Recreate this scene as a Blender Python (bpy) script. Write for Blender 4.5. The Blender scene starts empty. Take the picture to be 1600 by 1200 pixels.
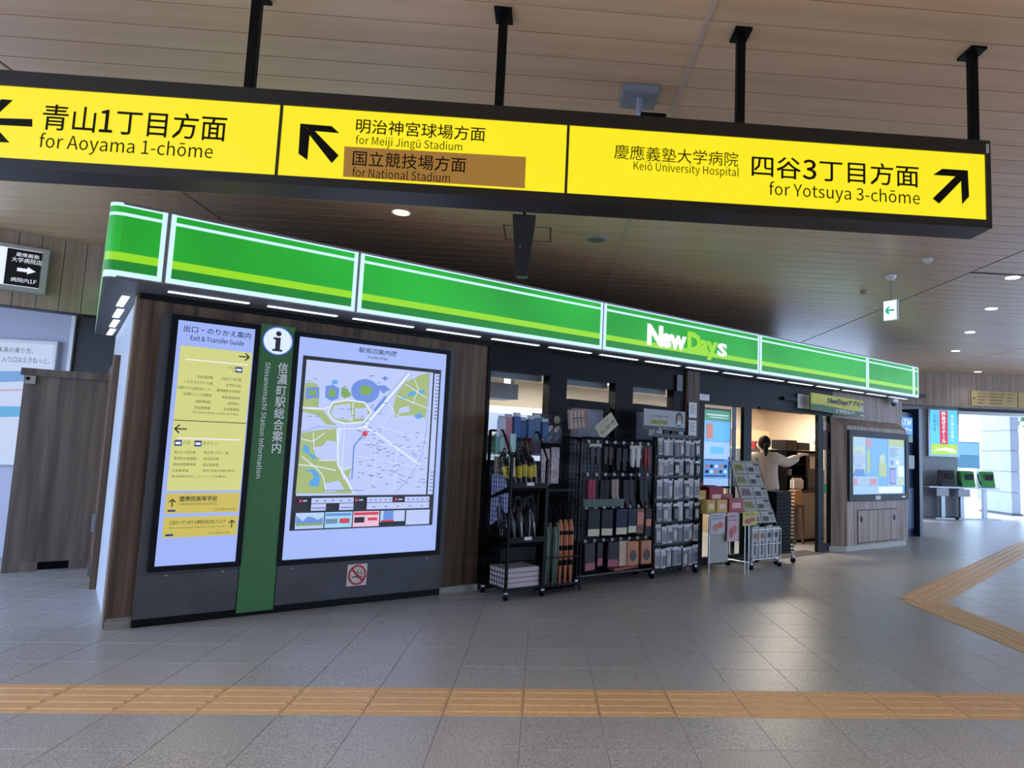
import bpy, bmesh, math, random
from mathutils import Vector, Matrix
random.seed(7)
SC = bpy.context.scene
COL = SC.collection
R_ = math.radians
# ------------------------------------------------------------------ camera (measured from the photograph)
F_, CX_, CY_ = 1082.9, 934.9, 592.3
EYE = Vector((0, 0, 1.38))
def cam_rows(yaw, pitch, roll):
    cy, sy = math.cos(yaw), math.sin(yaw); cp, sp = math.cos(pitch), math.sin(pitch)
    cr, sr = math.cos(roll), math.sin(roll)
    fwd = Vector((sy*cp, cy*cp, sp)); right = Vector((cy, -sy, 0)); up = right.cross(fwd)
    return cr*right+sr*up, -sr*right+cr*up, fwd
CR, CU, CF = cam_rows(R_(4.33), R_(5.90), R_(2.02))
cd = bpy.data.cameras.new('camera'); cam = bpy.data.objects.new('camera', cd); COL.objects.link(cam)
cam.matrix_world = Matrix(((CR.x, CU.x, -CF.x, 0), (CR.y, CU.y, -CF.y, 0), (CR.z, CU.z, -CF.z, EYE.z), (0, 0, 0, 1)))
cd.sensor_width = 36; cd.lens = F_*36/1600; cd.shift_x = (800-CX_)/1600; cd.shift_y = (CY_-600)/1600
cd.clip_start = .05; cd.clip_end = 500
SC.camera = cam
# ------------------------------------------------------------------ sky, sun, exposure
w = bpy.data.worlds.new('sky'); SC.world = w; w.use_nodes = True
bg = w.node_tree.nodes['Background']; bg.inputs[0].default_value = (.52, .70, 1.0, 1); bg.inputs[1].default_value = 6.0
sd = bpy.data.lights.new('sun', 'SUN'); sd.energy = 2.6; sd.angle = R_(1); sd.color = (1, .96, .9)
sun = bpy.data.objects.new('sun', sd); COL.objects.link(sun); sun.rotation_euler = Vector((-.35, .45, .8)).to_track_quat('Z', 'Y').to_euler()
vs = SC.view_settings; vs.view_transform = 'Standard'; vs.look = 'None'; vs.gamma = 1; vs.use_curve_mapping = False
vs.exposure = 0.0
SC.cycles.use_denoising = True
SC.cycles.max_bounces = 7; SC.cycles.diffuse_bounces = 4; SC.cycles.transparent_max_bounces = 12
SC.cycles.sample_clamp_indirect = 4
# ------------------------------------------------------------------ measuring helpers (pixel of the photo -> point on a real plane)
FA = R_(34.18); P0 = Vector((-2.823, 5.359, 0))
AV = Vector((math.cos(FA), math.sin(FA), 0)); NV = Vector((-math.sin(FA), math.cos(FA), 0))
def ray(x, y): return CR*((x-CX_)/F_) - CU*((y-CY_)/F_) + CF
def S(x, y, d=0.):                      # shop-front frame: (s, z) on the plane at depth d
    r = ray(x, y); P = P0+NV*d; p = EYE + r*((P-EYE).dot(NV)/r.dot(NV))
    return ((p-P0).dot(AV), p.z)
def Q(x, y, Y):                         # plane across the hall at distance Y: (X, z)
    r = ray(x, y); p = EYE + r*(Y/r.y); return (p.x, p.z)
def Z(x, y, z):                         # horizontal plane
    r = ray(x, y); return EYE + r*((z-EYE.z)/r.z)
def W(s, d, z=0.): return P0+AV*s+NV*d+Vector((0, 0, z))
def seen(p, m=60):
    v = Vector(p)-EYE; k = v.dot(CF)
    if k < .05: return False
    x = CX_+F_*v.dot(CR)/k; y = CY_-F_*v.dot(CU)/k
    return -m < x < 1600+m and -m < y < 1200+m
# ------------------------------------------------------------------ materials
def lin(h):
    if isinstance(h, str):
        h = h.lstrip('#'); v = [int(h[i:i+2], 16)/255 for i in (0, 2, 4)]
        return tuple(x/12.92 if x <= .04045 else ((x+.055)/1.055)**2.4 for x in v)+(1,)
    return tuple(h)[:3]+(1,)
_M = {}
def mat(name, col, rough=.5, metal=0., emit=0., col2=None, scale=None, detail=3., rnd=0., bump=0., spec=.5, alpha=1.):
    if name in _M: return _M[name]
    m = bpy.data.materials.new(name); _M[name] = m; m.use_nodes = True
    nt = m.node_tree; b = nt.nodes['Principled BSDF']
    b.inputs['Base Color'].default_value = lin(col); b.inputs['Roughness'].default_value = rough
    b.inputs['Metallic'].default_value = metal; b.inputs['Specular IOR Level'].default_value = spec
    if emit:
        b.inputs['Emission Color'].default_value = lin(col); b.inputs['Emission Strength'].default_value = emit
        b.inputs['Base Color'].default_value = (.02, .02, .02, 1)
    src = None
    if scale:
        tc = nt.nodes.new('ShaderNodeTexCoord'); mp = nt.nodes.new('ShaderNodeMapping'); mp.inputs['Scale'].default_value = scale
        oi = nt.nodes.new('ShaderNodeObjectInfo'); mu = nt.nodes.new('ShaderNodeVectorMath'); mu.operation = 'SCALE'
        mu.inputs[0].default_value = (13, 7, 11); nt.links.new(oi.outputs['Random'], mu.inputs['Scale'])
        ad = nt.nodes.new('ShaderNodeVectorMath'); ad.operation = 'ADD'
        nt.links.new(tc.outputs['Object'], ad.inputs[0]); nt.links.new(mu.outputs[0], ad.inputs[1])
        nt.links.new(ad.outputs[0], mp.inputs['Vector'])
        nz = nt.nodes.new('ShaderNodeTexNoise'); nz.inputs['Scale'].default_value = 1; nz.inputs['Detail'].default_value = detail
        nt.links.new(mp.outputs[0], nz.inputs['Vector'])
        cr = nt.nodes.new('ShaderNodeValToRGB'); cr.color_ramp.elements[0].position = .33; cr.color_ramp.elements[1].position = .67
        cr.color_ramp.elements[0].color = lin(col); cr.color_ramp.elements[1].color = lin(col2 or col)
        nt.links.new(nz.outputs['Fac'], cr.inputs['Fac']); src = cr.outputs['Color']
        if rnd:
            hs = nt.nodes.new('ShaderNodeHueSaturation'); mr = nt.nodes.new('ShaderNodeMapRange')
            mr.inputs['To Min'].default_value = 1-rnd; mr.inputs['To Max'].default_value = 1+rnd
            nt.links.new(oi.outputs['Random'], mr.inputs['Value']); nt.links.new(mr.outputs[0], hs.inputs['Value'])
            nt.links.new(src, hs.inputs['Color']); src = hs.outputs['Color']
        nt.links.new(src, b.inputs['Emission Color' if emit else 'Base Color'])
        if bump:
            bp = nt.nodes.new('ShaderNodeBump'); bp.inputs['Strength'].default_value = bump; bp.inputs['Distance'].default_value = .01
            nt.links.new(nz.outputs['Fac'], bp.inputs['Height']); nt.links.new(bp.outputs[0], b.inputs['Normal'])
    return m
def glow(name, col, k=1.): return mat(name, col, .4, emit=k)
def glass(name, tint=(.92, .96, .98, 1), gl=.08):
    m = bpy.data.materials.new(name); m.use_nodes = True; nt = m.node_tree; nt.nodes.clear()
    o = nt.nodes.new('ShaderNodeOutputMaterial'); mx = nt.nodes.new('ShaderNodeMixShader'); t = nt.nodes.new('ShaderNodeBsdfTransparent')
    g = nt.nodes.new('ShaderNodeBsdfGlossy'); g.inputs['Roughness'].default_value = .03; t.inputs[0].default_value = tint
    lw = nt.nodes.new('ShaderNodeLayerWeight'); lw.inputs['Blend'].default_value = .12
    nt.links.new(lw.outputs['Fresnel'], mx.inputs['Fac']); nt.links.new(t.outputs[0], mx.inputs[1]); nt.links.new(g.outputs[0], mx.inputs[2])
    nt.links.new(mx.outputs[0], o.inputs['Surface']); return m
GLASS = glass('clear_glass'); PLASTIC = glass('clear_plastic', (.8, .84, .88, 1))
black = mat('black_metal', '#0c0d0e', .45, .0, spec=.12)
black2 = mat('black_bars', '#08090a', .4, spec=.12)
frame_dk = mat('dark_frame', '#12151a', .4, spec=.12)
char = mat('charcoal_panel', '#3a3d42', .5, scale=(6, 6, 6), col2='#43464b')
chrome = mat('chrome', '#b9bcc0', .2, 1.)
steel = mat('steel', '#8f959c', .35, .8)
white_p = mat('white_paint', '#d5d8dc', .4)
grey_p = mat('grey_paint', '#8e9196', .5)
cream = mat('cream_wall', '#e6d6bf', .6)
cream_d = mat('cream_interior_panel', '#d9c4a6', .6)
wood_shop = mat('shop_wood', '#4e4034', .55, scale=(22, 22, .7), col2='#86705a', spec=.3, detail=5, rnd=.05)
wood_dark = mat('dark_shop_wood', '#40342a', .55, scale=(22, 22, .7), col2='#6f5c4a', spec=.3, detail=5, rnd=.05)
wood_gate = mat('gate_wood', '#5c534d', .55, scale=(14, 14, .7), col2='#83786f', spec=.3, detail=5)
wood_kiosk = mat('kiosk_wood', '#75645a', .5, scale=(22, 22, .7), col2='#a8958a', spec=.3, detail=4)
plank_m = mat('ceiling_plank', '#c2a284', .36, scale=(.5, 14, 14), col2='#cdae90', detail=2, rnd=.05, spec=.5)
board_m = mat('wall_board', '#917b68', .5, scale=(25, 25, .8), col2='#a39182', detail=3, rnd=.05)
tile_m = mat('granite_tile', '#7d7b7c', .34, scale=(120, 120, 120), col2='#bcb9b8', detail=2.5, rnd=.025, spec=.5)
grout_m = mat('grout', '#a3a2a4', .5)
tact_m = mat('tactile_yellow', '#c99f70', .5, scale=(30, 30, 30), col2='#d4ac7d', rnd=.03)
skin_m = mat('skin', '#c99c84', .5)
# ------------------------------------------------------------------ mesh helpers
class G:
    def __init__(s): s.v = []; s.f = []; s.m = []
    def add(s, vs, fs, m=0):
        b = len(s.v); s.v += [tuple(p) for p in vs]
        for f in fs: s.f.append([b+i for i in f]); s.m.append(m)
        return s
    def box(s, x0, x1, y0, y1, z0, z1, m=0, T=None):
        p = [Vector((x, y, z)) for z in (z0, z1) for y in (y0, y1) for x in (x0, x1)]
        if T: p = [T@q for q in p]
        return s.add(p, [(0, 2, 3, 1), (4, 5, 7, 6), (0, 1, 5, 4), (1, 3, 7, 5), (3, 2, 6, 7), (2, 0, 4, 6)], m)
    def prism(s, pts, y0, y1, m=0, ax='y'):       # polygon in xz, extruded along y (or xy along z, yz along x)
        n = len(pts)
        mk = {'y': lambda a, b, t: (a, t, b), 'z': lambda a, b, t: (a, b, t), 'x': lambda a, b, t: (t, a, b)}[ax]
        p = [mk(a, b, y0) for a, b in pts]+[mk(a, b, y1) for a, b in pts]
        return s.add(p, [list(range(n)), list(range(2*n-1, n-1, -1))]+[(i, i+n, (i+1) % n+n, (i+1) % n) for i in range(n)], m)
    def cyl(s, a, b, r, n=10, m=0, r2=None, caps=True):
        a = Vector(a); b = Vector(b); r2 = r if r2 is None else r2
        d = (b-a).normalized(); u = d.orthogonal().normalized(); v = d.cross(u)
        p = [a+(u*math.cos(t)+v*math.sin(t))*r for t in [2*math.pi*i/n for i in range(n)]]
        p += [b+(u*math.cos(t)+v*math.sin(t))*r2 for t in [2*math.pi*i/n for i in range(n)]]
        f = [(i, (i+1) % n, (i+1) % n+n, i+n) for i in range(n)]
        if caps: f += [list(range(n-1, -1, -1)), list(range(n, 2*n))]
        return s.add(p, f, m)
    def tube(s, pts, r, n=6, m=0):
        for i in range(len(pts)-1): s.cyl(pts[i], pts[i+1], r, n, m)
        return s
    def lathe(s, prof, n=16, m=0, c=(0, 0, 0), T=None):
        p = []
        for r, z in prof:
            for i in range(n):
                t = 2*math.pi*i/n; q = Vector((c[0]+r*math.cos(t), c[1]+r*math.sin(t), c[2]+z)); p.append(T@q if T else q)
        f = []
        for k in range(len(prof)-1):
            for i in range(n): f.append((k*n+i, k*n+(i+1) % n, (k+1)*n+(i+1) % n, (k+1)*n+i))
        f += [list(range(n-1, -1, -1)), [(len(prof)-1)*n+i for i in range(n)]]
        return s.add(p, f, m)
    def ball(s, c, r, n=10, m=0, sq=(1, 1, 1)):
        prof = [(max(.001, r*math.sin(math.pi*k/6)), -r*math.cos(math.pi*k/6)) for k in range(7)]
        T = Matrix.Translation(Vector(c))@Matrix.Diagonal((*sq, 1))
        return s.lathe(prof, n, m, T=T)
    def quad(s, pts, m=0): return s.add(pts, [list(range(len(pts)))], m)
    def build(s, name, mats, parent=None, loc=(0, 0, 0), rz=0., smooth=False, bevel=0., kind=None, label=None):
        me = bpy.data.meshes.new(name); me.from_pydata(s.v, [], s.f)
        if not isinstance(mats, (list, tuple)): mats = [mats]
        for q in mats: me.materials.append(q)
        me.polygons.foreach_set('material_index', s.m)
        if smooth: me.polygons.foreach_set('use_smooth', [True]*len(s.f))
        me.update()
        if bevel:
            bm = bmesh.new(); bm.from_mesh(me); bmesh.ops.remove_doubles(bm, verts=bm.verts, dist=1e-5)
            bmesh.ops.bevel(bm, geom=bm.edges[:], offset=bevel, segments=2, affect='EDGES', clamp_overlap=True); bm.to_mesh(me); bm.free()
        o = bpy.data.objects.new(name, me); COL.objects.link(o)
        if parent: o.parent = parent
        o.location = loc; o.rotation_euler = (0, 0, rz)
        if kind: o['kind'] = kind
        if label: o['label'] = label
        return o
def thing(name, label, cat, loc=(0, 0, 0), rz=0., group=None, rot=None):
    o = bpy.data.objects.new(name, None); COL.objects.link(o); o.location = loc; o.rotation_euler = rot or (0, 0, rz)
    o.empty_display_size = .1
    o['label'] = label; o['category'] = cat
    if group: o['group'] = group
    return o
def tag(o, label, cat, group=None):
    o['label'] = label; o['category'] = cat
    if group: o['group'] = group
    return o
def struct(o): o['kind'] = 'structure'; return o
def sthing(name, label, cat, s, d, z, group=None): return thing(name, label, cat, W(s, d, z), FA, group)
def copy_tree(o, parent=None):
    c = o.copy(); COL.objects.link(c); c.parent = parent
    for ch in o.children: copy_tree(ch, c)
    return c
_tc = {}
import os
FONT = None
try:
    _fp = os.path.join(bpy.utils.resource_path('LOCAL'), 'datafiles', 'fonts', 'Noto Sans CJK Regular.woff2')
    if os.path.exists(_fp): FONT = bpy.data.fonts.load(_fp)       # Blender's own interface typeface
except Exception: FONT = None
def _run(body, bold, font):
    kf = 1.448 if font else 1.
    if font: bold = min(bold/1.448, .004)
    c = bpy.data.curves.new('lettering_curve', 'FONT'); c.body = body; c.resolution_u = 2; c.offset = bold
    if font: c.font = font
    o = bpy.data.objects.new('lettering_curve', c); COL.objects.link(o)
    dg = bpy.context.evaluated_depsgraph_get(); dg.update()
    me = bpy.data.meshes.new_from_object(o.evaluated_get(dg))
    v = [(q.co.x*kf, q.co.y*kf) for q in me.vertices]; f = [list(p.vertices) for p in me.polygons]
    COL.objects.unlink(o); bpy.data.objects.remove(o); bpy.data.curves.remove(c); bpy.data.meshes.remove(me)
    return v, f
def glyphs(body, bold=0., vertical=False):
    k = (body, bold, vertical)
    if k in _tc: return _tc[k]
    V = []; F = []; x = 0.
    if vertical: runs = [(ch, ord(ch) < 0x2000) for ch in body]
    else:
        runs = []
        for ch in body:
            l = ord(ch) < 0x2000
            if runs and runs[-1][1] == l: runs[-1][0] += ch
            else: runs.append([ch, l])
    for n, (tx, l) in enumerate(runs):
        v, f = _run(tx, bold, FONT if (l and bold < .05) else None)
        if not v: x += .3; continue
        b = len(V)
        if vertical:
            if tx == 'ー': v = [(.5-(q[1]-.38), .38+(q[0]-.5)) for q in v]
            V += [(q[0], q[1]-n*1.0) for q in v]
        else:
            k0 = .80/max(q[1] for q in _run('H', 0, FONT if bold < .05 else None)[0]) if (l and len(runs) > 1) else 1.
            x0 = min(q[0] for q in v) if l else 0.
            V += [((q[0]-x0)*k0+x+(.04 if l else 0), q[1]*k0-(.03 if k0 != 1. else 0)) for q in v]
            x += (max(q[0] for q in v)-x0)*k0+.1 if l else float(len(tx))
        F += [[b+i for i in p] for p in f]
    xs = [a for a, b in V]; ys = [b for a, b in V]
    r = ([((a-min(xs))/(max(xs)-min(xs)), (b-min(ys))/(max(ys)-min(ys))) for a, b in V], F)
    _tc[k] = r; return r
def printed(name, parent, y, mats, shapes=(), texts=(), lift=.0006, label=None):
    """flat print lying on the plane local y, facing -y.  shapes: (points xz, material); texts: (body, x0, x1, z0, z1, material[, bold, mode])"""
    g = G(); k = 0
    for pts, m in shapes:
        k += 1; g.quad([(a, y-lift*k, b) for a, b in pts], m)
    k += 1
    for t in texts:
        body, x0, x1, z0, z1, m = t[:6]; bold = t[6] if len(t) > 6 else 0.; mode = t[7] if len(t) > 7 else ''
        vv, ff = glyphs(body, bold, mode == 'v')
        if mode == 'r':    # rotated, reads downwards
            pts = [(x0+(x1-x0)*b, y-lift*k, z1-(z1-z0)*a) for a, b in vv]
        else: pts = [(x0+(x1-x0)*a, y-lift*k, z0+(z1-z0)*b) for a, b in vv]
        g.add(pts, ff, m)
    return g.build(name, mats, parent, label=label)
def rect(x0, x1, z0, z1): return [(x0, z0), (x1, z0), (x1, z1), (x0, z1)]
def disc(cx, cz, rx, rz=None, n=20): rz = rz or rx; return [(cx+rx*math.cos(2*math.pi*i/n), cz+rz*math.sin(2*math.pi*i/n)) for i in range(n)]
def strip(pts, wd):       # a flat ribbon along a polyline -> list of quads
    out = []
    for i in range(len(pts)-1):
        a = Vector(pts[i]); b = Vector(pts[i+1]); d = (b-a)
        if d.length < 1e-6: continue
        n = Vector((-d.y, d.x)).normalized()*wd/2; out.append([tuple(a-n), tuple(b-n), tuple(b+n), tuple(a+n)])
    return out
def arrow(cx, cz, L, ang, wd, head=.55):   # strokes of a plain arrow
    c, s_ = math.cos(ang), math.sin(ang); tip = (cx+c*L/2, cz+s_*L/2); tail = (cx-c*L/2, cz-s_*L/2); o = strip([tail, (tip[0]-c*wd*.7, tip[1]-s_*wd*.7)], wd)
    for q in (ang+R_(135), ang-R_(135)):
        o += strip([tip, (tip[0]+math.cos(q)*L*head, tip[1]+math.sin(q)*L*head)], wd)
    return o
# =================================================================== STRUCTURE
PT = .407                                   # floor tile pitch
TX0, TY0 = -.05, 3.765
floor = struct(G().box(-8, 15.6, -8.2, 17.4, -.12, -.003).build('floor', grout_m))
g = G(); a = PT/2-.0016; c = .0012
g.add([(-a, -a, -.003), (a, -a, -.003), (a, a, -.003), (-a, a, -.003), (-a+c, -a+c, 0), (a-c, -a+c, 0), (a-c, a-c, 0), (-a+c, a-c, 0)],
      [(4, 5, 6, 7), (0, 1, 5, 4), (1, 2, 6, 5), (2, 3, 7, 6), (3, 0, 4, 7)])
t0 = g.build('floor_tile', tile_m, floor); tile_me = t0.data
tiles = []
for j in range(-4, 34):
    for i in range(-19, 38):
        x = TX0+PT*(i+.5); y = TY0+PT*(j+.5)
        if j == 0 and x < 3.6: continue
        if 3.63 < x < 4.04 and y < 6.9: continue
        if y > 17.35: continue
        tiles.append((x, y))
def sd_(p): q = Vector((p[0], p[1], 0))-P0; return q.dot(AV), q.dot(NV)
vis = [t for t in tiles if seen((t[0], t[1], 0), 30) and not (0 < sd_(t)[0] < 11 and sd_(t)[1] > .3)]
vis.sort(key=lambda t: (t[0]**2+t[1]**2))
near = vis[:299]; nearset = set(near)
t0.location = (near[0][0], near[0][1], 0)
for t in near[1:]:
    o = bpy.data.objects.new('floor_tile', tile_me); COL.objects.link(o); o.parent = floor; o.location = (t[0], t[1], 0)
g2 = G()
for t in tiles:
    if t in nearset: continue
    g2.add([(p[0]+t[0], p[1]+t[1], p[2]) for p in g.v], g.f)
g2.build('floor_tiles_beyond', tile_m, floor, kind='stuff')
# tactile paving
def tact_mesh(L=PT, wd=PT):
    g = G(); b = .002; g.box(-L/2+b, L/2-b, -wd/2+b, wd/2-b, -.005, .0015)
    for k in range(4):
        yc = (k-1.5)*wd*.235; g.add([(-L/2+.012, yc-.019, .0015), (L/2-.012, yc-.019, .0015), (L/2-.012, yc+.019, .0015), (-L/2+.012, yc+.019, .0015),
              (-L/2+.018, yc-.012, .006), (L/2-.018, yc-.012, .006), (L/2-.018, yc+.012, .006), (-L/2+.018, yc+.012, .006)],
              [(4, 5, 6, 7), (0, 1, 5, 4), (1, 2, 6, 5), (2, 3, 7, 6), (3, 0, 4, 7)])
    return g
b0 = tact_mesh().build('tactile_block', tact_m, floor); bme = b0.data
spots = [(TX0+PT*(i+.5), TY0+PT*.5, 0) for i in range(-12, 9)]
spots += [(3.835, 6.86-PT*(k+.5), math.pi/2) for k in range(7)]
d45 = Vector((.695, .719)); n45 = Vector((.719, -.695))
for k in range(18):
    p = Vector((3.63, 6.9))+n45*.18+d45*(PT*(k+.62)); spots.append((p.x, p.y, math.atan2(d45.y, d45.x)))
for i, (x, y, r) in enumerate(spots):
    o = b0 if i == 0 else bpy.data.objects.new('tactile_block', bme)
    if i: COL.objects.link(o); o.parent = floor
    o.location = (x, y, .001 if r == 0 or r == math.pi/2 else .005); o.rotation_euler = (0, 0, r)
# ceiling
CZ = 3.38
ceiling = struct(G().box(-6.8, 15.6, -8.2, 17.6, CZ+.02, CZ+.3).build('ceiling', mat('ceiling_gap', '#20140d', .9, spec=.1)))
L = 3.725; g = G(); a = L/2-.011; b = .1-.0042
g.add([(-a, -b, .02), (a, -b, .02), (a, b, .02), (-a, b, .02), (-a, -b, .001), (a, -b, .001), (a, b, .001), (-a, b, .001)],
      [(7, 6, 5, 4), (0, 4, 5, 1), (1, 5, 6, 2), (2, 6, 7, 3), (3, 7, 4, 0)])
p0 = g.build('ceiling_plank', plank_m, ceiling); pl = []
for j in range(-56, 71):
    for i in range(-2, 4):
        pl.append((.672+L*(i+.5), 3.08+.2*j))
vis = [p for p in pl if any(seen((p[0]+u, p[1], CZ), 10) for u in (-1.8, -1, 0, 1, 1.8))]
vis.sort(key=lambda p: p[0]**2*.5+p[1]**2); near = vis[:299]; ns = set(near)
p0.location = (near[0][0], near[0][1], CZ)
for q in near[1:]:
    o = bpy.data.objects.new('ceiling_plank', p0.data); COL.objects.link(o); o.parent = ceiling; o.location = (q[0], q[1], CZ)
g2 = G()
for q in pl:
    if q in ns: continue
    g2.add([(v[0]+q[0], v[1]+q[1], v[2]+CZ) for v in g.v], g.f)
g2.build('ceiling_planks_beyond', plank_m, ceiling, kind='stuff')
struct(G().box(.672-.012, .672+.012, -8, 17, CZ-.003, CZ+.02).build('trim_1', mat('joint_trim', '#b5a493', .4)))
struct(G().box(4.41, 8.1, 6.79, 6.82, CZ-.004, CZ+.01).build('trim_2', frame_dk))
# left bulkhead of vertical boards with the passage below it
def boards(parent, x0, x1, z0, z1, wd, m=board_m, th=.02):
    n = max(1, round((x1-x0)/wd)); wd = (x1-x0)/n; g = G().box(-wd/2+.003, wd/2-.003, -th, 0, z0, z1); me = None
    for i in range(n):
        x = x0+wd*(i+.5)
        if me is None: o = g.build('board', m, parent); me = o.data
        else: o = bpy.data.objects.new('board', me); COL.objects.link(o); o.parent = parent
        o.location = (x, 0, 0)
wl = struct(G().box(-5.5, -.1, 0, .18, 2.62, CZ).build('wall_left', frame_dk, loc=W(0, 3.05), rz=FA))
boards(wl, -5.5, -.1, 2.625, CZ, .186)
sof = struct(G().box(-5.5, -.1, .18, 3.6, 2.74, 2.78).build('wall_left_soffit', mat('pale_soffit', '#c7b8ab', .5), loc=W(0, 3.05), rz=FA))
# lavender wall with the poster beyond the passage
wp = struct(G().box(-6, .62, 0, .15, 0, 2.75).box(.62, .66, -.02, .15, 0, 2.75, 1).build('wall_passage', [mat('lavender_wall', '#a9abc0', .5), white_p], loc=(-5.1, 9.2, 0), rz=R_(3)))
_pr = Z(118, 487, 2.74); struct(G().box(0, 3.2, 0, .1, 0, 2.75).build('wall_passage_end', mat('recess_shade', '#1b1c20', .6), loc=(_pr.x-.02, _pr.y+.05, 0), rz=R_(3)))  # near-black colour stands in for the shade inside the recess
# long dark wall behind the shop, closing the space above its roof
struct(G().box(-.1, 11.4, 0, .12, 0, CZ).build('wall_behind_shop', mat('dim_wall', '#5d534b', .7), loc=W(0, 3.05), rz=FA))
# right end: bulkhead of boards above the exit
wr = struct(G().box(0, 8.4, 0, .15, 2.63, CZ).build('wall_right', frame_dk, loc=(7.2, 14.75, 0)))
boards(wr, 0, 8.4, 2.635, CZ, .2)
struct(G().box(8.6, 10.72, 17.3, 17.5, 0, CZ).build('wall_telephone', mat('telephone_wall', '#8d9199', .5)))
struct(G().box(10.72, 22, 17.3, 17.5, 2.74, CZ).box(10.72, 22, 17.22, 17.52, 2.66, 2.74, 1).build('wall_exit_header', [mat('header_dark', '#3d3f45', .5), white_p]))
struct(G().box(-6.8, 13, -8.4, -8.2, 0, CZ).build('wall_back', mat('hall_wall', '#a89a8c', .6)))
# outside ground
struct(G().box(-80, 120, -90, 120, -.2, -.13).build('floor_outside', mat('outside_paving', '#b9bcc0', .7, scale=(3, 3, 3), col2='#c7c9cb')))
struct(G().box(10.8, 60, 17.4, 60, -.13, -.006).build('floor_forecourt', mat('forecourt_paving', '#a8acb2', .6)))
# ------------------------------------------------------------------ shop shell
RT = 10.93
sh = G().box(-.2, 2.75, .08, .22, 0, 2.42)
struct(sh.build('wall_shop_front', wood_dark, loc=W(0, 0), rz=FA))
struct(G().box(-.205, 2.75, .05, .08, 0, .06).box(-.2, .0, .06, .08, .06, .075).build('baseboard_shop_front', mat('base_metal', '#8b867f', .4, .5), loc=W(0, 0), rz=FA))
struct(G().box(-.2, 2.75, .045, .08, 2.385, 2.42).build('trim_3', frame_dk, loc=W(0, 0), rz=FA))
struct(G().box(5.56, 5.77, .02, .2, 0, 2.42).build('wall_shop_pilaster', wood_dark, loc=W(0, 0), rz=FA))
def shr(g): g.v = [(x+.0185*(y-.08), y, z) for x, y, z in g.v]; return g
ws = struct(shr(G().box(-.2, -.1, .22, 3.05, 0, 2.42)).build('wall_shop_left', mat('pale_side', '#b9bdc9', .45), loc=W(0, 0), rz=FA))
shr(G().box(-.215, -.2, .08, .3, 0, 2.42)).build('wood_edge', wood_shop, ws)
shr(G().box(-.235, -.2, 1.75, 2.9, 0, 2.05)).build('door_leaf', mat('side_door', '#5a4035', .5), ws)
shr(G().box(-.25, -.2, 1.68, 1.75, 0, 2.1)).build('door_jamb', wood_dark, ws)
shr(G().box(-.28, -.235, 1.72, 1.79, .5, .66).box(-.275, -.235, 1.78, 1.84, .1, .2)).build('hinge', steel, ws)
struct(G().box(8.78, RT, .08, .2, 0, 2.42).build('wall_shop_right_front', wood_kiosk, loc=W(0, 0), rz=FA))
struct(G().box(RT-.1, RT, .2, 3.05, 0, 2.42).build('wall_shop_right', [wood_shop], loc=W(0, 0), rz=FA))
struct(G().box(-.1, RT-.1, 2.9, 3.0, 0, 2.42).build('wall_shop_interior', cream, loc=W(0, 0), rz=FA))
struct(G().box(2.3, 2.4, .22, 2.9, 0, 2.42).build('wall_shop_partition', cream, loc=W(0, 0), rz=FA))
struct(G().box(RT-.14, RT-.1, .2, 2.9, 0, 2.42).build('wall_shop_interior_right', cream, loc=W(0, 0), rz=FA))
struct(G().box(2.4, RT-.1, .2, 2.9, 2.38, 2.42).build('ceiling_shop', mat('shop_ceiling', '#ddd6cb', .6), loc=W(0, 0), rz=FA))
struct(G().prism([(-.42, -.36), (10.9, -.36), (10.9, 3.04), (-.30, 3.04)], 2.46, 2.52, ax='z').build('roof_shop', mat('roof_dark', '#1a1b1d', .7), loc=W(0, 0), rz=FA))
struct(G().box(-.42, 10.6, -.37, .1, 2.425, 2.46).prism([(-.42, .1), (-.1, .1), (-.02, 3.04), (-.30, 3.04)], 2.425, 2.46, ax='z').build('trim_4', mat('soffit_metal', '#6c6e73', .4, .3), loc=W(0, 0), rz=FA))
# shop glazing (black frames)
def bar_frame(g, x0, x1, z0, z1, t, y0, y1, m=0):
    g.box(x0, x0+t, y0, y1, z0, z1, m); g.box(x1-t, x1, y0, y1, z0, z1, m); g.box(x0+t, x1-t, y0, y1, z1-t, z1, m); g.box(x0+t, x1-t, y0, y1, z0, z0+t, m)
g = G(); g.box(2.75, 5.56, .06, .18, 2.16, 2.42); g.box(2.75, 5.56, .06, .18, 0, .12)
for x0, x1 in ((2.75, 2.785), (3.50, 3.73), (4.42, 4.69), (5.36, 5.56)): g.box(x0, x1, .06, .18, .12, 2.16)
win = struct(g.build('window_1', black, loc=W(0, 0), rz=FA))
for x0, x1 in ((2.785, 3.5), (3.73, 4.42), (4.69, 5.36)): G().box(x0, x1, .12, .126, .12, 2.16).build('glass_pane', GLASS, win)
for x0, x1, zt in ((3.73, 4.38, 1.93), (4.69, 5.32, 1.945)):
    g = G(); bar_frame(g, x0+.0, x1, .3, zt, .09, .09, .115); g.build('display_frame', black, win, bevel=.008)
    G().box(x0+.09, x1-.09, .1, .11, .39, zt-.09).build('display_sheet', mat('dusk_print', '#3d4150', .5, scale=(3, 3, 3), col2='#7c7f92'), win)
G().box(2.785, 3.5, .14, .16, .12, 1.25).build('black_backing', black, win)
for x0, x1 in ((3.73, 4.42), (4.69, 5.36)): G().box(x0, x1, .14, .16, .12, 1.88).build('black_backing', black, win)
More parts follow.
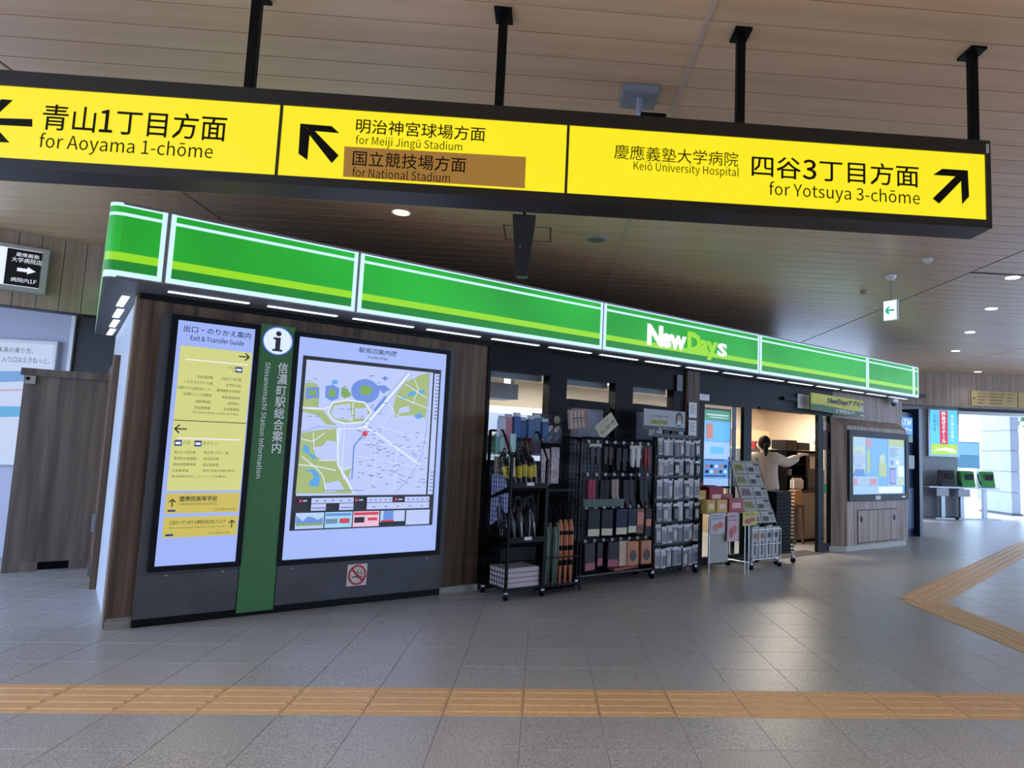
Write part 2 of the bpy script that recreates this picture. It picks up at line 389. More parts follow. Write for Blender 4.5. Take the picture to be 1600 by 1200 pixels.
# blind cassettes behind the upper glass
for x0, x1 in ((2.8, 3.49), (3.74, 4.41), (4.7, 5.35)):
    G().box(x0, x1, .2, .27, 2.1, 2.17).build('blind_cassette', mat('blind_grey', '#77797c', .5), win)
dr = G(); dr.box(5.77, 8.78, .05, .13, 2.03, 2.42); dr.box(5.77, 5.92, .06, .12, 0, 2.03); dr.box(6.70, 6.86, .06, .12, 0, 2.03)
dr.box(8.42, 8.55, .06, .12, 0, 2.03); dr.box(8.72, 8.78, .06, .12, 0, 2.03); dr.box(5.92, 6.7, .06, .12, 0, .09); dr.box(8.55, 8.72, .06, .12, 0, .12); dr.box(6.57, 6.62, .13, .16, .09, 2.03)
door = struct(dr.build('door_1', frame_dk, loc=W(0, 0), rz=FA))
G().box(5.92, 6.7, .11, .116, .09, 2.03).build('glass_pane', GLASS, door)
G().box(8.55, 8.72, .11, .116, .12, 2.03).build('glass_pane', GLASS, door)
G().box(8.55, 8.72, .108, .112, .86, 1.0).build('green_band', glow('band_green', '#2c8b35', .35), door)
G().prism(disc(8.64, 1.66, .105, .15), .09, .105).build('round_sticker', mat('brown_sticker', '#4a2c20', .5), door)
G().box(7.0, 8.3, .03, .05, 2.035, 2.06).build('door_operator', black, door)
G().box(7.50, 7.80, -.0, .05, 2.19, 2.24).build('sensor', black2, door)
G().box(6.86, 8.42, -.05, .3, .0005, .006).build('door_mat', mat('brown_mat', '#4b4441', .8), door)
# right opening floor line etc.
# =================================================================== FASCIA
fas = sthing('shop_fascia', 'long green lit shop fascia with white lines and logo above the store front', 'shop sign', 0, 0, 2.43)
gr = mat('fascia_green', '#17a028', .4, emit=.95, scale=(1.2, 1.2, 1.2), col2='#1fb932', detail=1)
gr_d = glow('fascia_dark_green', '#0f8a2a', .9); lime = glow('fascia_lime', '#96dc1e', 1.0); wht = glow('fascia_white', '#c9ecff', 1.15)
fmet = mat('fascia_metal', '#8d8f94', .35, .6)
seams = [-.11, 1.235, 3.83, 6.42, 8.985, 10.39]
H0, H1 = 0., .515
def fpanel(x0, x1, logo=False, left=False):
    l_ = -.012 if left else .03
    g = G(); g.box(x0, x1, -.4, -.36, H0, H1)
    p = g.build('fascia_panel', fmet, fas)
    y = -.4; e = .012; sh = [(rect(x0+(0 if left else e), x1-e, .010, H1-.012), 3), (rect(x0+e+l_, x1-e-.0, .045, H1-.025), 0),
        (rect(x0+e+l_, x1-e-.03, .0455, .115), 1), (rect(x0+(0 if left else e), x1-e-.012, .115, .172), 2), (rect(x0+(0 if left else e), x1-e-.01, .425, .447), 3), (rect(x0+e, x0+e+(.0 if left else .03), .010, H1-.012), 3), (rect(x1-e-.03, x1-e, .010, H1-.012), 3)]
    tx = []
    if logo:
        zf = 2.43
        def bx(xa, xb, yt, yb, xm=None):
            s0 = S(xa, 520, -.4)[0]; s1 = S(xb, 520, -.4)[0]; return s0, s1, S(xa, yb, -.4)[1]-zf, S(xa, yt, -.4)[1]-zf
        tx = [('N', *bx(1011, 1037, 504, 537), 4, .06), ('ew', *bx(1033, 1072, 513, 542), 4, .06), ('Da', *bx(1076, 1100, 515, 546), 2, .06), ('y', *bx(1098, 1117, 524, 559), 2, .06), ('s', *bx(1117, 1136, 534, 555), 4, .06)]
        tx[0] = ('N', 4.455, 4.70, .135, .375, 4, .06); tx[1] = ('ew', 4.665, 5.08, .135, .305, 4, .052)
        tx[2] = ('D', 5.09, 5.33, .135, .375, 2, .06); tx[3] = ('ay', 5.29, 5.62, .075, .305, 2, .052); tx[4] = ('S', 5.61, 5.79, .14, .305, 4, .05)
    printed('lettering' if logo else 'lit_face', p, y, [gr, gr_d, lime, wht, glow('logo_white', '#f2fbff', 1.1)], sh, tx, lift=.0015)
fpanel(-.38, seams[0], left=True)
for i in range(5): fpanel(seams[i], seams[i+1], logo=(i == 2))
fpanel(seams[5], 10.56)
# left return with rounded corner, and its side face
def side(name, s_, d0, d1, flip):
    g = G(); ms = [fmet, gr, gr_d, lime, wht]
    for z0, z1, m in ((0, .045, 4), (.045, .115, 2), (.115, .172, 3), (.172, .425, 1), (.425, .447, 4), (.447, .49, 1), (.49, H1, 4)):
        if flip: g.quad([(s_, d1, z0), (s_, d0, z0), (s_, d0, z1), (s_, d1, z1)], m)
        else: g.quad([(s_, d0, z0), (s_, d1, z0), (s_, d1, z1), (s_, d0, z1)], m)
    if flip: g.box(s_+.002, s_+.04, d0, d1, H0, H1)
    else: g.box(s_-.04, s_-.002, d0, d1, H0, H1)
    if flip: g.v = [(x+.0355*(y+.33), y, z) for x, y, z in g.v]
    g.build(name, ms, fas)
side('fascia_side', -.45, -.33, 3.02, True); side('fascia_side', 10.6, -.37, .6, False)
g = G()
arc = [(-.38-.07*math.sin(t), -.33-.07*math.cos(t)) for t in [R_(15*k) for k in range(7)]]
for z0, z1, m in ((0, .045, 4), (.045, .115, 2), (.115, .172, 3), (.172, .425, 1), (.425, .447, 4), (.447, .49, 1), (.49, H1, 4)):
    for k in range(6):
        g.quad([(*arc[k+1], z0), (*arc[k], z0), (*arc[k], z1), (*arc[k+1], z1)], m)
g.build('fascia_corner', [fmet, gr, gr_d, lime, wht], fas, smooth=False)
g = G(); g.box(-.42, 10.58, -.38, -.36, H1, H1+.012); g.build('top_trim', fmet, fas)
# soffit light bars
bar_m = glow('soffit_lamp', '#dff1ff', 2.2)
bs = [(-.05, .47), (.57, 1.2)]
g = G().box(0, .54, 0, .05, -.004, 0); me = None
s0 = -.05; k = 0
while s0 < 10.2:
    if me is None: o = g.build('soffit_lamp', bar_m, fas); me = o.data
    else: o = bpy.data.objects.new('soffit_lamp', me); COL.objects.link(o); o.parent = fas
    o.location = (s0, -.19, -.006); s0 += .675
for k in range(4):
    o = bpy.data.objects.new('soffit_lamp', me); COL.objects.link(o); o.parent = fas; o.location = (-.245+.02*k, .30+.7*k, -.006); o.rotation_euler = (0, 0, math.pi/2)
# =================================================================== INFORMATION BOARD
ib = sthing('information_board', 'tall charcoal station information board with lit guide, green strip and map', 'information board', 0, 0, 0)
g = G(); g.box(-.045, 2.35, 0.012, .08, .06, 2.29); g.build('cabinet', char, ib)
G().box(-.05, 2.34, .03, .08, 0, .06).build('plinth', black, ib)
for x0, x1 in ((-.045, .615), (.895, 2.345)):
    g = G(); g.box(x0, x1, 0, .012, .065, .37); g.build('lower_panel', char, ib, bevel=.002)
scr = glow('backlit_white', '#a3b8ff', .92); scr2 = glow('backlit_white_cool', '#a9beff', .92)
blk = mat('print_black', '#101018', .5); navy = glow('print_navy', '#1b2552', .5)
def screen(x0, x1, z0, z1, m):
    g = G(); bar_frame(g, x0-.04, x1+.04, z0-.035, z1+.04, .04, -.012, .012); f = g.build('screen_frame', frame_dk, ib)
    s_ = G().box(x0, x1, -.001, .01, z0, z1).build('lit_screen', m, ib)
    for q in (x0+.08, x1-.08): G().cyl((q, -.004, z0-.065), (q, .003, z0-.065), .008, 8).build('screw', steel, ib)
    return s_
s1 = screen(.052, .585, .425, 2.25, scr); s2 = screen(.925, 2.26, .41, 2.238, scr2)
yel = glow('guide_yellow', '#d4d682', .95); yel2 = glow('plate_yellow', '#cdbd58', .95); olive = glow('print_dark', '#26281c', .5); bluei = glow('icon_blue', '#1d2e8c', .7); wh = glow('print_white', '#e4ecff', 1.)
P = lambda x, y: S(x, y, 0)
sh = [(rect(.083, .578, .965, 2.055), 0), (rect(.09, .570, 1.395, 1.40), 2), (rect(.083, .578, .80, .94), 1), (rect(.083, .578, .64, .775), 1)]
sh = [(rect(.083, .578, .975, 2.06), 0), (rect(.083, .578, .808, .957), 1), (rect(.083, .578, .632, .782), 1)]
zdiv = P(330, 659)[1]
sh += [(rect(.083, .578, zdiv-.003, zdiv+.003), 2), (rect(.12, .55, P(330, 565)[1]-.004, P(330, 565)[1]+.004), 5), (rect(.12, .55, P(330, 686)[1]-.004, P(330, 686)[1]+.004), 5)]
za = P(375, 557)[1]; sh += [(q, 2) for q in arrow(.52, za, .075, 0, .010)]
zb = P(280, 670)[1]; sh += [(q, 2) for q in arrow(.135, zb, .08, math.pi, .010)]
for px in ((373, 578), (278, 692), (309, 693)):
    a, b = P(*px); sh += [(rect(a-.024, a+.024, b-.022, b+.022), 3), (rect(a-.017, a+.017, b-.010, b+.008), 4)]
sh += [(q, 2) for q in arrow(.125, .885, .055, R_(90), .008)]+[(q, 2) for q in arrow(.535, .72, .055, R_(90), .008)]
sh += [(rect(.10, .15, .822, .836), 3), (rect(.10, .15, .645, .66), 3)]
tx = [('出口・のりかえ案内', .09, .555, 2.165, 2.215, 6, .008), ('Exit & Transfer Guide', .14, .51, 2.105, 2.145, 6, .01)]
def line(body, side_, x, y, h=.022, mx=.30, m=2, b=.0, wk=.95):
    a, zz = P(x, y); n = 0
    for ch in body: n += 1. if ord(ch) > 0x2000 else .55
    L = min(n*h*wk, mx)
    x0, x1 = (a, a+L) if side_ == 'l' else (a-L, a)
    return (body, x0, x1, zz-h*.5, zz+h*.5, m, b)
c5 = lambda cx, cy: (230+cx/4, 480+cy/4)
for body, cx, cy in (('四谷3丁目方面', 585, 456), ('左門町方面', 582, 494), ('慶應義塾大学病院', 580, 530), ('東医健保会館', 576, 570), ('須賀神社', 572, 606), ('四谷郵便局', 570, 642)): tx.append(line(body, 'r', *c5(cx, cy)))
for body, cx, cy in (('四谷消防署', 408, 442), ('しなのまち子ども園', 405, 478), ('信濃町子ども家庭支援センター', 402, 516), ('信濃町シニア活動館', 398, 552), ('消防博物館', 394, 594), ('四谷警察署', 390, 632)): tx.append(line(body, 'r', *c5(cx, cy), mx=.23))
tx.append(line('The Artcomplex Center of Tokyo', 'r', *c5(568, 672), mx=.32)); tx.append(line('バス', 'r', *c5(548, 380), h=.026)); tx.append(line('Bus', 'r', *c5(548, 402), h=.012))
for body, cx, cy in (('バス', 220, 845), ('タクシー', 345, 850)): tx.append(line(body, 'l', *c5(cx, cy), h=.026))
for body, cx, cy in (('青山1丁目方面', 168, 905), ('聖徳記念絵画館', 165, 943), ('明治神宮野球場', 160, 981), ('日本青年館', 155, 1020), ('明治神宮外苑にこにこパーク(休業中)', 152, 1058)): tx.append(line(body, 'l', *c5(cx, cy), mx=.42))
for body, cx, cy in (('秩父宮ラグビー場', 352, 908), ('明治記念館', 350, 946), ('国立競技場', 346, 984), ('神宮外苑軟式球場(休業中)', 343, 1022)): tx.append(line(body, 'l', *c5(cx, cy), mx=.22))
tx += [('國學院高等学校', .17, .42, .895, .935, 2, .015), ('KOKUGAKUIN HIGH SCHOOL', .17, .42, .868, .885, 2), ('03-3403-5331', .41, .55, .825, .84, 2), ('三井ガーデンホテル神宮外苑の杜プレミア', .12, .49, .725, .757, 2, .01), ('Mitsui Garden Hotel Jingugaien Tokyo Premier', .12, .49, .695, .71, 2), ('03-5786-1531', .38, .53, .648, .662, 2)]
printed('printed_guide', s1, -.0015, [yel, yel2, olive, bluei, wh, glow('rule_pale', '#eef0ff', 1), navy], sh, tx)
# green strip
gs = G().box(.622, .888, -.004, .012, .035, 2.305).build('green_strip', mat('strip_green', '#35703a', .45), ib)
cx_, cz_ = P(434, 533)
printed('lit_disc', gs, -.005, [glow('disc_white', '#d3e2ff', 1.1), glow('disc_rim', '#3f66d8', .9), glow('disc_ink', '#0d1030', .3), mat('strip_white', '#f2f6f2', .5)],
    [(disc(cx_, cz_, .118, .118, 28), 1), (disc(cx_, cz_, .108, .108, 28), 0), (disc(cx_+.002, cz_+.06, .021, .021), 2), (rect(cx_-.018, cx_+.02, cz_-.07, cz_+.025), 2), (rect(cx_-.035, cx_+.02, cz_+.01, cz_+.028), 2), (rect(cx_-.038, cx_+.038, cz_-.085, cz_-.068), 2)],
    [('信濃町駅総合案内', .775, .855, P(425, 708)[1], P(436, 566)[1], 3, .012, 'v'), ('Shinanomachi Station Information', .68, .72, P(404, 747)[1], P(419, 566)[1], 3, .004, 'r')])
# map screen
mw = glow('map_pale', '#bdcbfb', .95); mg = glow('map_green', '#a9bd77', .9); mb = glow('map_blue', '#56a5e6', .95); ms_ = glow('map_stadium', '#6b8ede', .95); mk = glow('map_black', '#0a0818', .35)
mr_ = glow('map_road', '#dde6ff', 1.); ml = glow('map_line', '#7d90c0', .8); mred = glow('map_red', '#d13a4e', .9); mth = glow('map_thumb', '#b6d2f5', .95); mpk = glow('map_pink', '#eec0dc', .95); mcy = glow('map_cyan', '#9fd6f3', .95); mdg = glow('map_dark_green', '#7fae53', .9)
c7 = lambda cx, cy: P(430+cx*.225, 510+cy*.225)
c8 = lambda cx, cy: P(430+cx/4.8, 700+cy/4.8)
def pg(*pts): return [c7(*q) for q in pts]
x0m, x1m = c7(190, 210)[0]+.005, c7(1150, 330)[0]; z1m = 2.085; zbm = .645
sh = [(rect(.965, 2.215, zbm, z1m), 4), (rect(.995, 2.135, .925, 2.052), 0), (rect(2.15, 2.19, .925, 2.045), 0), (rect(2.15, 2.2, .925, 2.045), 0)]
sh += [(pg((210, 390), (280, 392), (310, 430), (300, 560), (190, 560)), 1), (pg((215, 425), (300, 420), (305, 495), (210, 505)), 3), (pg((235, 440), (285, 440), (285, 480), (232, 480)), 9),
  (pg((350, 415), (400, 405), (445, 430), (440, 500), (390, 520), (345, 490)), 3), (pg((368, 440), (415, 435), (420, 480), (375, 495)), 9), (pg((460, 420), (500, 430), (530, 480), (480, 500), (455, 480)), 9),
  (disc(*c7(625, 450), .125, .105, 28), 3), (disc(*c7(628, 445), .055, .045, 20), 9), (pg((395, 375), (430, 373), (432, 400), (395, 402)), 2),
  (pg((365, 600), (400, 530), (480, 515), (620, 530), (660, 600), (620, 660), (500, 670), (400, 650)), 1), (pg((385, 600), (410, 548), (520, 535), (530, 655), (410, 640)), 0),
  (pg((555, 570), (640, 565), (640, 640), (550, 640)), 0),
  (pg((190, 560), (330, 580), (380, 650), (430, 690), (350, 680), (300, 620), (190, 590)), 1),
  (pg((180, 740), (300, 720), (430, 710), (430, 830), (440, 960), (470, 1060), (500, 1080), (540, 1160), (140, 1160)), 1),
  (pg((265, 840), (330, 830), (360, 790), (420, 800), (430, 930), (330, 930), (280, 900)), 0),
  (pg((200, 820), (230, 830), (240, 880), (285, 900), (270, 930), (220, 880), (185, 860)), 2), (pg((190, 1000), (270, 990), (300, 1020), (310, 1060), (300, 1110), (235, 1110), (240, 1070), (270, 1050), (250, 1010)), 2),
  (pg((345, 1090), (440, 1070), (480, 1130), (400, 1150), (345, 1150)), 0), (pg((470, 1010), (530, 980), (510, 1040), (530, 1080)), 1),
  (pg((840, 470), (900, 390), (1000, 340), (1072, 320), (1055, 560), (1040, 640), (960, 615), (830, 630), (820, 550)), 1), (pg((920, 465), (970, 445), (980, 470), (925, 490)), 2), (pg((990, 455), (1035, 435), (1035, 460), (995, 475)), 2),
  (pg((870, 495), (905, 485), (905, 505), (872, 512)), 2), (pg((960, 620), (1010, 600), (1025, 630), (985, 645)), 2), (pg((860, 570), (925, 550), (935, 590), (850, 610)), 0),
  (pg((690, 410), (760, 410), (800, 440), (750, 460), (700, 430)), 3), (pg((680, 580), (760, 480), (775, 490), (700, 600)), 3), (pg((740, 360), (760, 345), (785, 360), (760, 380)), 3)]
for pts, wd, m in (([(190, 565), (330, 575), (370, 560)], .014, 5), ([(430, 710), (435, 960), (480, 1040), (545, 1160)], .016, 5), ([(430, 710), (620, 700), (700, 740), (1000, 960)], .016, 5), ([(365, 600), (395, 530), (500, 512), (620, 528), (665, 600), (610, 665), (480, 675), (400, 650), (365, 600)], .014, 5),
   ([(620, 700), (930, 330)], .03, 5), ([(640, 690), (945, 330)], .004, 6), ([(600, 690), (925, 310)], .004, 6), ([(175, 735), (300, 695), (430, 705), (560, 700), (630, 680)], .004, 6), ([(610, 750), (545, 830), (530, 1060)], .012, 3), ([(1075, 310), (1050, 700), (1020, 880), (980, 970), (920, 1060), (840, 1150)], .004, 6), ([(435, 830), (450, 700)], .01, 5),
   ([(540, 530), (530, 660)], .008, 5), ([(180, 780), (260, 800), (340, 740)], .007, 5), ([(260, 740), (270, 860)], .006, 5), ([(160, 960), (280, 970), (420, 1000)], .008, 5), ([(180, 900), (290, 990), (330, 1040), (350, 1140)], .008, 5), ([(300, 930), (420, 930)], .007, 5), ([(480, 690), (460, 990), (530, 980)], .006, 5), ([(900, 400), (960, 440), (1050, 500)], .007, 5), ([(840, 480), (930, 520), (1060, 570)], .007, 5), ([(960, 350), (990, 440), (950, 540)], .006, 5), ([(790, 540), (830, 610), (900, 640)], .006, 5), ([(700, 740), (800, 600)], .004, 5), ([(740, 700), (1050, 790)], .004, 5), ([(600, 800), (1030, 860)], .004, 5), ([(560, 900), (980, 980)], .004, 5), ([(700, 760), (680, 1140)], .004, 5), ([(840, 850), (820, 1140)], .004, 5), ([(330, 1138), (615, 1138)], .006, 6)):
    sh += [(q, m) for q in strip([c7(*p) for p in pts], wd)]
rr = random.Random(3)
for k in range(90):
    a = 560+rr.random()*480; b = 700+rr.random()*420; x, z = c7(a, b); l_ = .012+.03*rr.random(); sh.append((rect(x, x+l_, z-.0035, z+.0035), 6))
for k in range(30):
    a = 210+rr.random()*560; b = 330+rr.random()*350; x, z = c7(a, b); sh.append((rect(x, x+.03, z-.003, z+.003), 6))
for k in range(13): z = 2.02-.033*k; sh.append((rect(2.155, 2.19, z-.006, z+.006), 6))
for k in range(6): z = 1.13-.033*k; sh.append((rect(2.155, 2.19, z-.005, z+.005), 6))
sh += [(disc(*c7(615, 745), .028, .028, 5), 7)]
z_a, z_b = .845, .895
for (a, b, z0, z1) in ((265, 580, .865, .908), (680, 870, .865, .908), (962, 1145, .865, .908), (265, 375, .805, .86), (475, 580, .805, .86), (680, 1145, .805, .86)):
    sh.append((rect(c8(a, 380)[0], c8(b, 380)[0], z0, z1), 0))
    for k in range(5):
        x = c8(a+(b-a)*(k+.5)/5.2, 380)[0]; sh.append((rect(x, x+.022, z0+.015, z0+.026), 6))
for a in (172, 590, 885): sh.append((rect(c8(a, 380)[0], c8(a+20, 380)[0], .875, .897), 7)); sh.append((rect(c8(a+28, 380)[0], c8(a+60, 380)[0], .882, .892), 0))
th = [(145, 357, 8), (365, 568, 11), (575, 770, 10), (778, 960, 8), (970, 1145, 0)]
for a, b, m in th: sh.append((rect(c8(a, 500)[0], c8(b, 500)[0], .66, .79), m))
xa = lambda a: c8(a, 500)[0]
sh += [([(xa(150), .70), (xa(350), .70), (xa(350), .75), (xa(310), .73), (xa(270), .755), (xa(235), .76), (xa(200), .72), (xa(150), .77)], 3), (rect(xa(150), xa(350), .685, .705), 9), (rect(xa(145), xa(357), .66, .683), 0),
  (rect(xa(370), xa(560), .757, .78), 3), (rect(xa(372), xa(460), .695, .735), 6), (rect(xa(475), xa(550), .695, .735), 7), (rect(xa(580), xa(765), .758, .782), 7), (rect(xa(585), xa(660), .695, .742), 4), (rect(xa(685), xa(755), .71, .735), 7),
  (rect(xa(800), xa(875), .70, .79), 3), (rect(xa(880), xa(955), .70, .785), 0), (rect(xa(778), xa(960), .66, .695), 4), (rect(xa(785), xa(880), .695, .71), 7)]
printed('printed_map', s2, -.0015, [mw, mg, mb, ms_, mk, mr_, ml, mred, mth, mdg, mpk, mcy, navy], sh,
  [('駅周辺案内図', c7(570, 180)[0], c7(832, 180)[0], 2.158, 2.205, 12, .008), ('Guide Map', c7(632, 220)[0], c7(772, 220)[0], 2.11, 2.14, 12, .01), ('新宿区', c7(670, 880)[0], c7(715, 880)[0], c7(690, 884)[1], c7(690, 870)[1], 6)], lift=.00012)
# no smoking plate
ns_ = tag(G().prism([(1.46, .165), (1.465, .16), (1.625, .16), (1.63, .165), (1.63, .335), (1.625, .34), (1.465, .34), (1.46, .335)], -.004, 0).build('no_smoking_sign', mat('plate_white', '#d6cfc6', .5), None, loc=W(0, 0), rz=FA), 'small square no-smoking plate with red ring on the charcoal board under the map', 'sign')
cx, cz = 1.545, .25; ring = []
for k in range(24):
    a0, a1 = 2*math.pi*k/24, 2*math.pi*(k+1)/24
    ring.append(([(cx+.062*math.cos(a0), cz+.068*math.sin(a0)), (cx+.078*math.cos(a0), cz+.084*math.sin(a0)), (cx+.078*math.cos(a1), cz+.084*math.sin(a1)), (cx+.062*math.cos(a1), cz+.068*math.sin(a1))], 0))
sm = [(rect(cx-.042, cx+.03, cz-.022, cz-.012), 1), (rect(cx+.034, cx+.044, cz-.022, cz-.012), 1)]+[(q, 1) for q in strip([(cx+.0, cz+.045), (cx+.005, cz+.02), (cx+.03, cz+.015), (cx+.04, cz-.002)], .006)]+[(q, 1) for q in strip([(cx+.012, cz+.05), (cx+.03, cz+.035), (cx+.045, cz+.01)], .005)]
printed('print', ns_, -.0045, [mat('print_red', '#b3202a', .5), blk], sm+ring+[(q, 0) for q in strip([(cx-.05, cz+.055), (cx+.05, cz-.055)], .017)], lift=.0002)
# =================================================================== OVERHEAD SIGN
SY = 3.0
os_ = thing('overhead_sign', 'long yellow illuminated direction sign in black frame hanging from the ceiling', 'sign', (0, SY, 2.475))
ZB = 2.475
def q(x, y): a, b = Q(x, y, SY); return a, b-ZB
XR = q(1545, 230)[0]; top = .425
XL = -4.2
sy = [glow('sign_yellow', '#fbe90a', 1.0), mat('sign_black', '#15120c', .5), mat('sign_ink', '#0c0904', .5, spec=.15), glow('patch_brown', '#a8782a', .8)]
zt = [q(433, 163)[1], q(882, 197)[1], q(1533, 243)[1]]; zb = [q(433, 273)[1], q(882, 304)[1], q(1533, 345)[1]]
PT_, PB_ = sum(zt)/3, sum(zb)/3
g = G(); g.box(XL, XR, .006, .16, 0, top); g.build('housing', mat('sign_housing', '#16150f', .45), os_)
g = G(); g.box(XL, XR, -.012, .006, PT_, top); g.box(XL, XR, -.012, .006, 0, PB_)
g.box(XR-.025, XR, -.012, .006, PB_, PT_); g.build('frame', mat('sign_housing', '#16150f'), os_)
m1 = (q(434, 220)[0]+q(440, 220)[0])/2; m2 = (q(883, 250)[0]+q(889, 250)[0])/2
for mx in (m1, m2): G().box(mx-.006, mx+.006, -.010, .006, PB_, PT_).build('mullion', mat('sign_housing', '#16150f'), os_)
def tb(body, xl, xr, yt, yb, m=2, bold=0., k=None):
    a, z1 = q(xl, yt); _, z0 = q(xl, yb); b_, _ = q(xr, yt+(xr-xl)*.068); return (body, a, b_, z0, z1, m, bold)
pn = []
for x0, x1 in ((XL, m1-.006), (m1+.006, m2-.006), (m2+.006, XR-.025)): pn.append(G().box(x0, x1, -.004, .006, PB_, PT_).build('lit_panel', sy[0], os_))
def arr(pts): return [q(*p) for p in pts]
printed('lettering', pn[0], -.005, sy, [(arr([(-24, 185), (52, 187), (52, 199), (-24, 195)]), 2), (arr([(-30, 190), (4, 156), (22, 157.5), (-14, 191)]), 2), (arr([(-30, 190), (-14, 190), (17, 224), (0, 223)]), 2)],
   [tb('青山1丁目方面', 71, 357, 163, 204, bold=.006), tb('for Aoyama 1-chōme', 65, 335, 208, 238)])
na = [(arr([(470, 194), (519, 198), (531, 209), (484, 205)]), 2), (arr([(470, 194), (485, 206), (481, 251), (467, 241)]), 2), (arr([(478, 204), (490, 203), (530, 244), (519, 256)]), 2)]
printed('lettering', pn[1], -.005, sy, na, [tb('明治神宮球場方面', 558, 759, 186, 209, bold=.006), tb('for Meiji Jingū Stadium', 557, 723, 212, 230)])
G().prism(arr([(537, 277), (820, 295), (822, 246.5), (539, 230)]), -.0085, -.0065).build('cover_patch', sy[3], pn[1])
printed('cover_lettering', pn[1], -.0087, sy, [], [tb('国立競技場方面', 553, 729, 236, 260, bold=.006), tb('for National Stadium', 552, 704, 262, 277)])
ea = [(arr([(1458, 264), (1511, 267), (1511, 278), (1470, 275)]), 2), (arr([(1499, 268), (1511, 267), (1511, 309), (1501, 319)]), 2), (arr([(1456, 310), (1500, 271), (1509, 279), (1465, 319)]), 2)]
ea = [(arr([(1471, 264.5), (1511, 267), (1500, 277), (1457, 274)]), 2), (arr([(1500, 277), (1511, 267), (1513, 308), (1502, 320)]), 2), (arr([(1456, 311), (1497, 271), (1507, 277), (1466, 319)]), 2)]
printed('lettering', pn[2], -.005, sy, ea, [tb('慶應義塾大学病院', 960, 1153, 226, 249), tb('Keiō University Hospital', 990, 1154, 252, 270), tb('四谷3丁目方面', 1174, 1434, 242, 277, bold=.006), tb('for Yotsuya 3-chōme', 1201, 1436, 284, 311)])
G().box(XR-.022, XR-.008, -.0135, -.012, PT_+.005, PT_+.05).build('small_label', mat('label_grey', '#a8a89a', .5), os_)
for px, py in ((381, 130), (778, 165), (1161, 192), (1538, 222)):
    X = q(px, py)[0]
    if px == 1538: X = XR-.035
    g = G(); g.box(X-.02, X+.02, .04, .08, top, CZ-ZB); po = g.build('post', black, os_, bevel=.003)
    G().box(X-.04, X+.04, .0, .12, CZ-ZB-.012, CZ-ZB).build('ceiling_flange', black, po); G().box(X-.03, X+.03, .02, .10, top, top+.012).build('foot_flange', black, po)
# =================================================================== CEILING THINGS
def downlight(x, y, label, col, e, lit=True):
    t = thing('ceiling_downlight', label, 'light', (x, y, CZ), 0, 'recessed ceiling downlights')
    G().lathe([(.075, -.001), (.085, -.004), (.085, -.0), (.07, .0)], 20).build('trim_ring', white_p, t)
    G().lathe([(.068, -.006), (.068, -.002)], 20).build('lens', glow('downlight_lens_'+col, '#'+col, 6.), t)
    ld = bpy.data.lights.new('downlight_beam', 'SPOT'); ld.energy = e; ld.color = lin(col)[:3]; ld.spot_size = R_(130); ld.spot_blend = .6; ld.shadow_soft_size = .07
    lo = bpy.data.objects.new('downlight_beam', ld); COL.objects.link(lo); lo.parent = t; lo.location = (0, 0, -.02)
downlight(-1.317, 5.97, 'warm round downlight in the plank ceiling above the green fascia', 'ffc9a0', 25)
for x, y, l in ((4.93, 6.9, 'cool downlight at the right edge of the photo, nearest of the row'), (5.68, 8.37, 'cool downlight second along the row right of the exit arrow sign'), (6.42, 9.98, 'cool downlight third along the row on the bluish ceiling'), (7.27, 11.73, 'cool downlight fourth along the row on the bluish ceiling'), (9.36, 14.3, 'cool downlight close to the boarded wall over the exit')):
    downlight(x, y, l, 'eef4ff', 14)
for i, x in enumerate((-6.3, -3.4, -.4, 2.6, 5.6, 8.6)):  # unseen lamps added behind the camera to brighten the hall floor and ceiling
    for j, y in enumerate((-5.6, -2.6, .4)): downlight(x, y, f"added unseen ceiling downlight behind the viewpoint, {('far', 'middle', 'near')[j]} row, {('first', 'second', 'third', 'fourth', 'fifth', 'sixth')[i]} from the left", 'fff0e4', 235)
p = Z(932, 373, CZ)
t = thing('ceiling_speaker', 'round flat ceiling speaker grille in the dark ceiling behind the yellow sign', 'speaker', p)
G().lathe([(.085, -.012), (.11, -.006), (.115, 0)], 24).build('rim', grey_p, t); G().lathe([(.08, -.014), (.08, -.006)], 24).build('grille', mat('grille', '#6d6a64', .6), t)
t = thing('access_hatch', 'square ceiling access hatch outlined behind the tapered hanging bracket', 'hatch', (-.23, 6.36, CZ))
g = G(); bar_frame(g, -.22, .22, -.22, .22, .012, -.004, 0)
g.v = [(x, z, y) for x, y, z in g.v]; g.build('hatch_frame', mat('hatch_frame', '#5d4a3c', .5), t)
G().box(-.2, .2, -.2, .2, -.002, 0).build('hatch_panel', plank_m, t)
t = thing('hanging_bracket', 'dark tapered metal shroud hanging on a thin pole from the ceiling above the fascia', 'bracket', (-.235, 5.55, CZ))
G().cyl((0, 0, 0), (0, 0, -.14), .012, 10).build('pole', black, t); G().box(-.045, .045, -.045, .045, -.006, 0).build('ceiling_plate', black, t)
g = G(); g.add([(-.095, -.05, -.11), (.095, -.05, -.11), (.095, .07, -.11), (-.095, .07, -.11), (-.045, -.03, -.62), (.05, -.03, -.62), (.05, .05, -.62), (-.045, .05, -.62)],
   [(0, 1, 2, 3), (7, 6, 5, 4), (0, 4, 5, 1), (1, 5, 6, 2), (2, 6, 7, 3), (3, 7, 4, 0)]); g.build('shroud', mat('shroud', '#2f3336', .35, .3), t, bevel=.006)
G().cyl((-.02, -.052, -.38), (-.02, -.035, -.38), .008, 8).build('bolt', steel, t)
t = thing('security_camera', 'grey surveillance camera on a square ceiling mount just above the yellow sign', 'camera', (.45, 3.66, CZ))
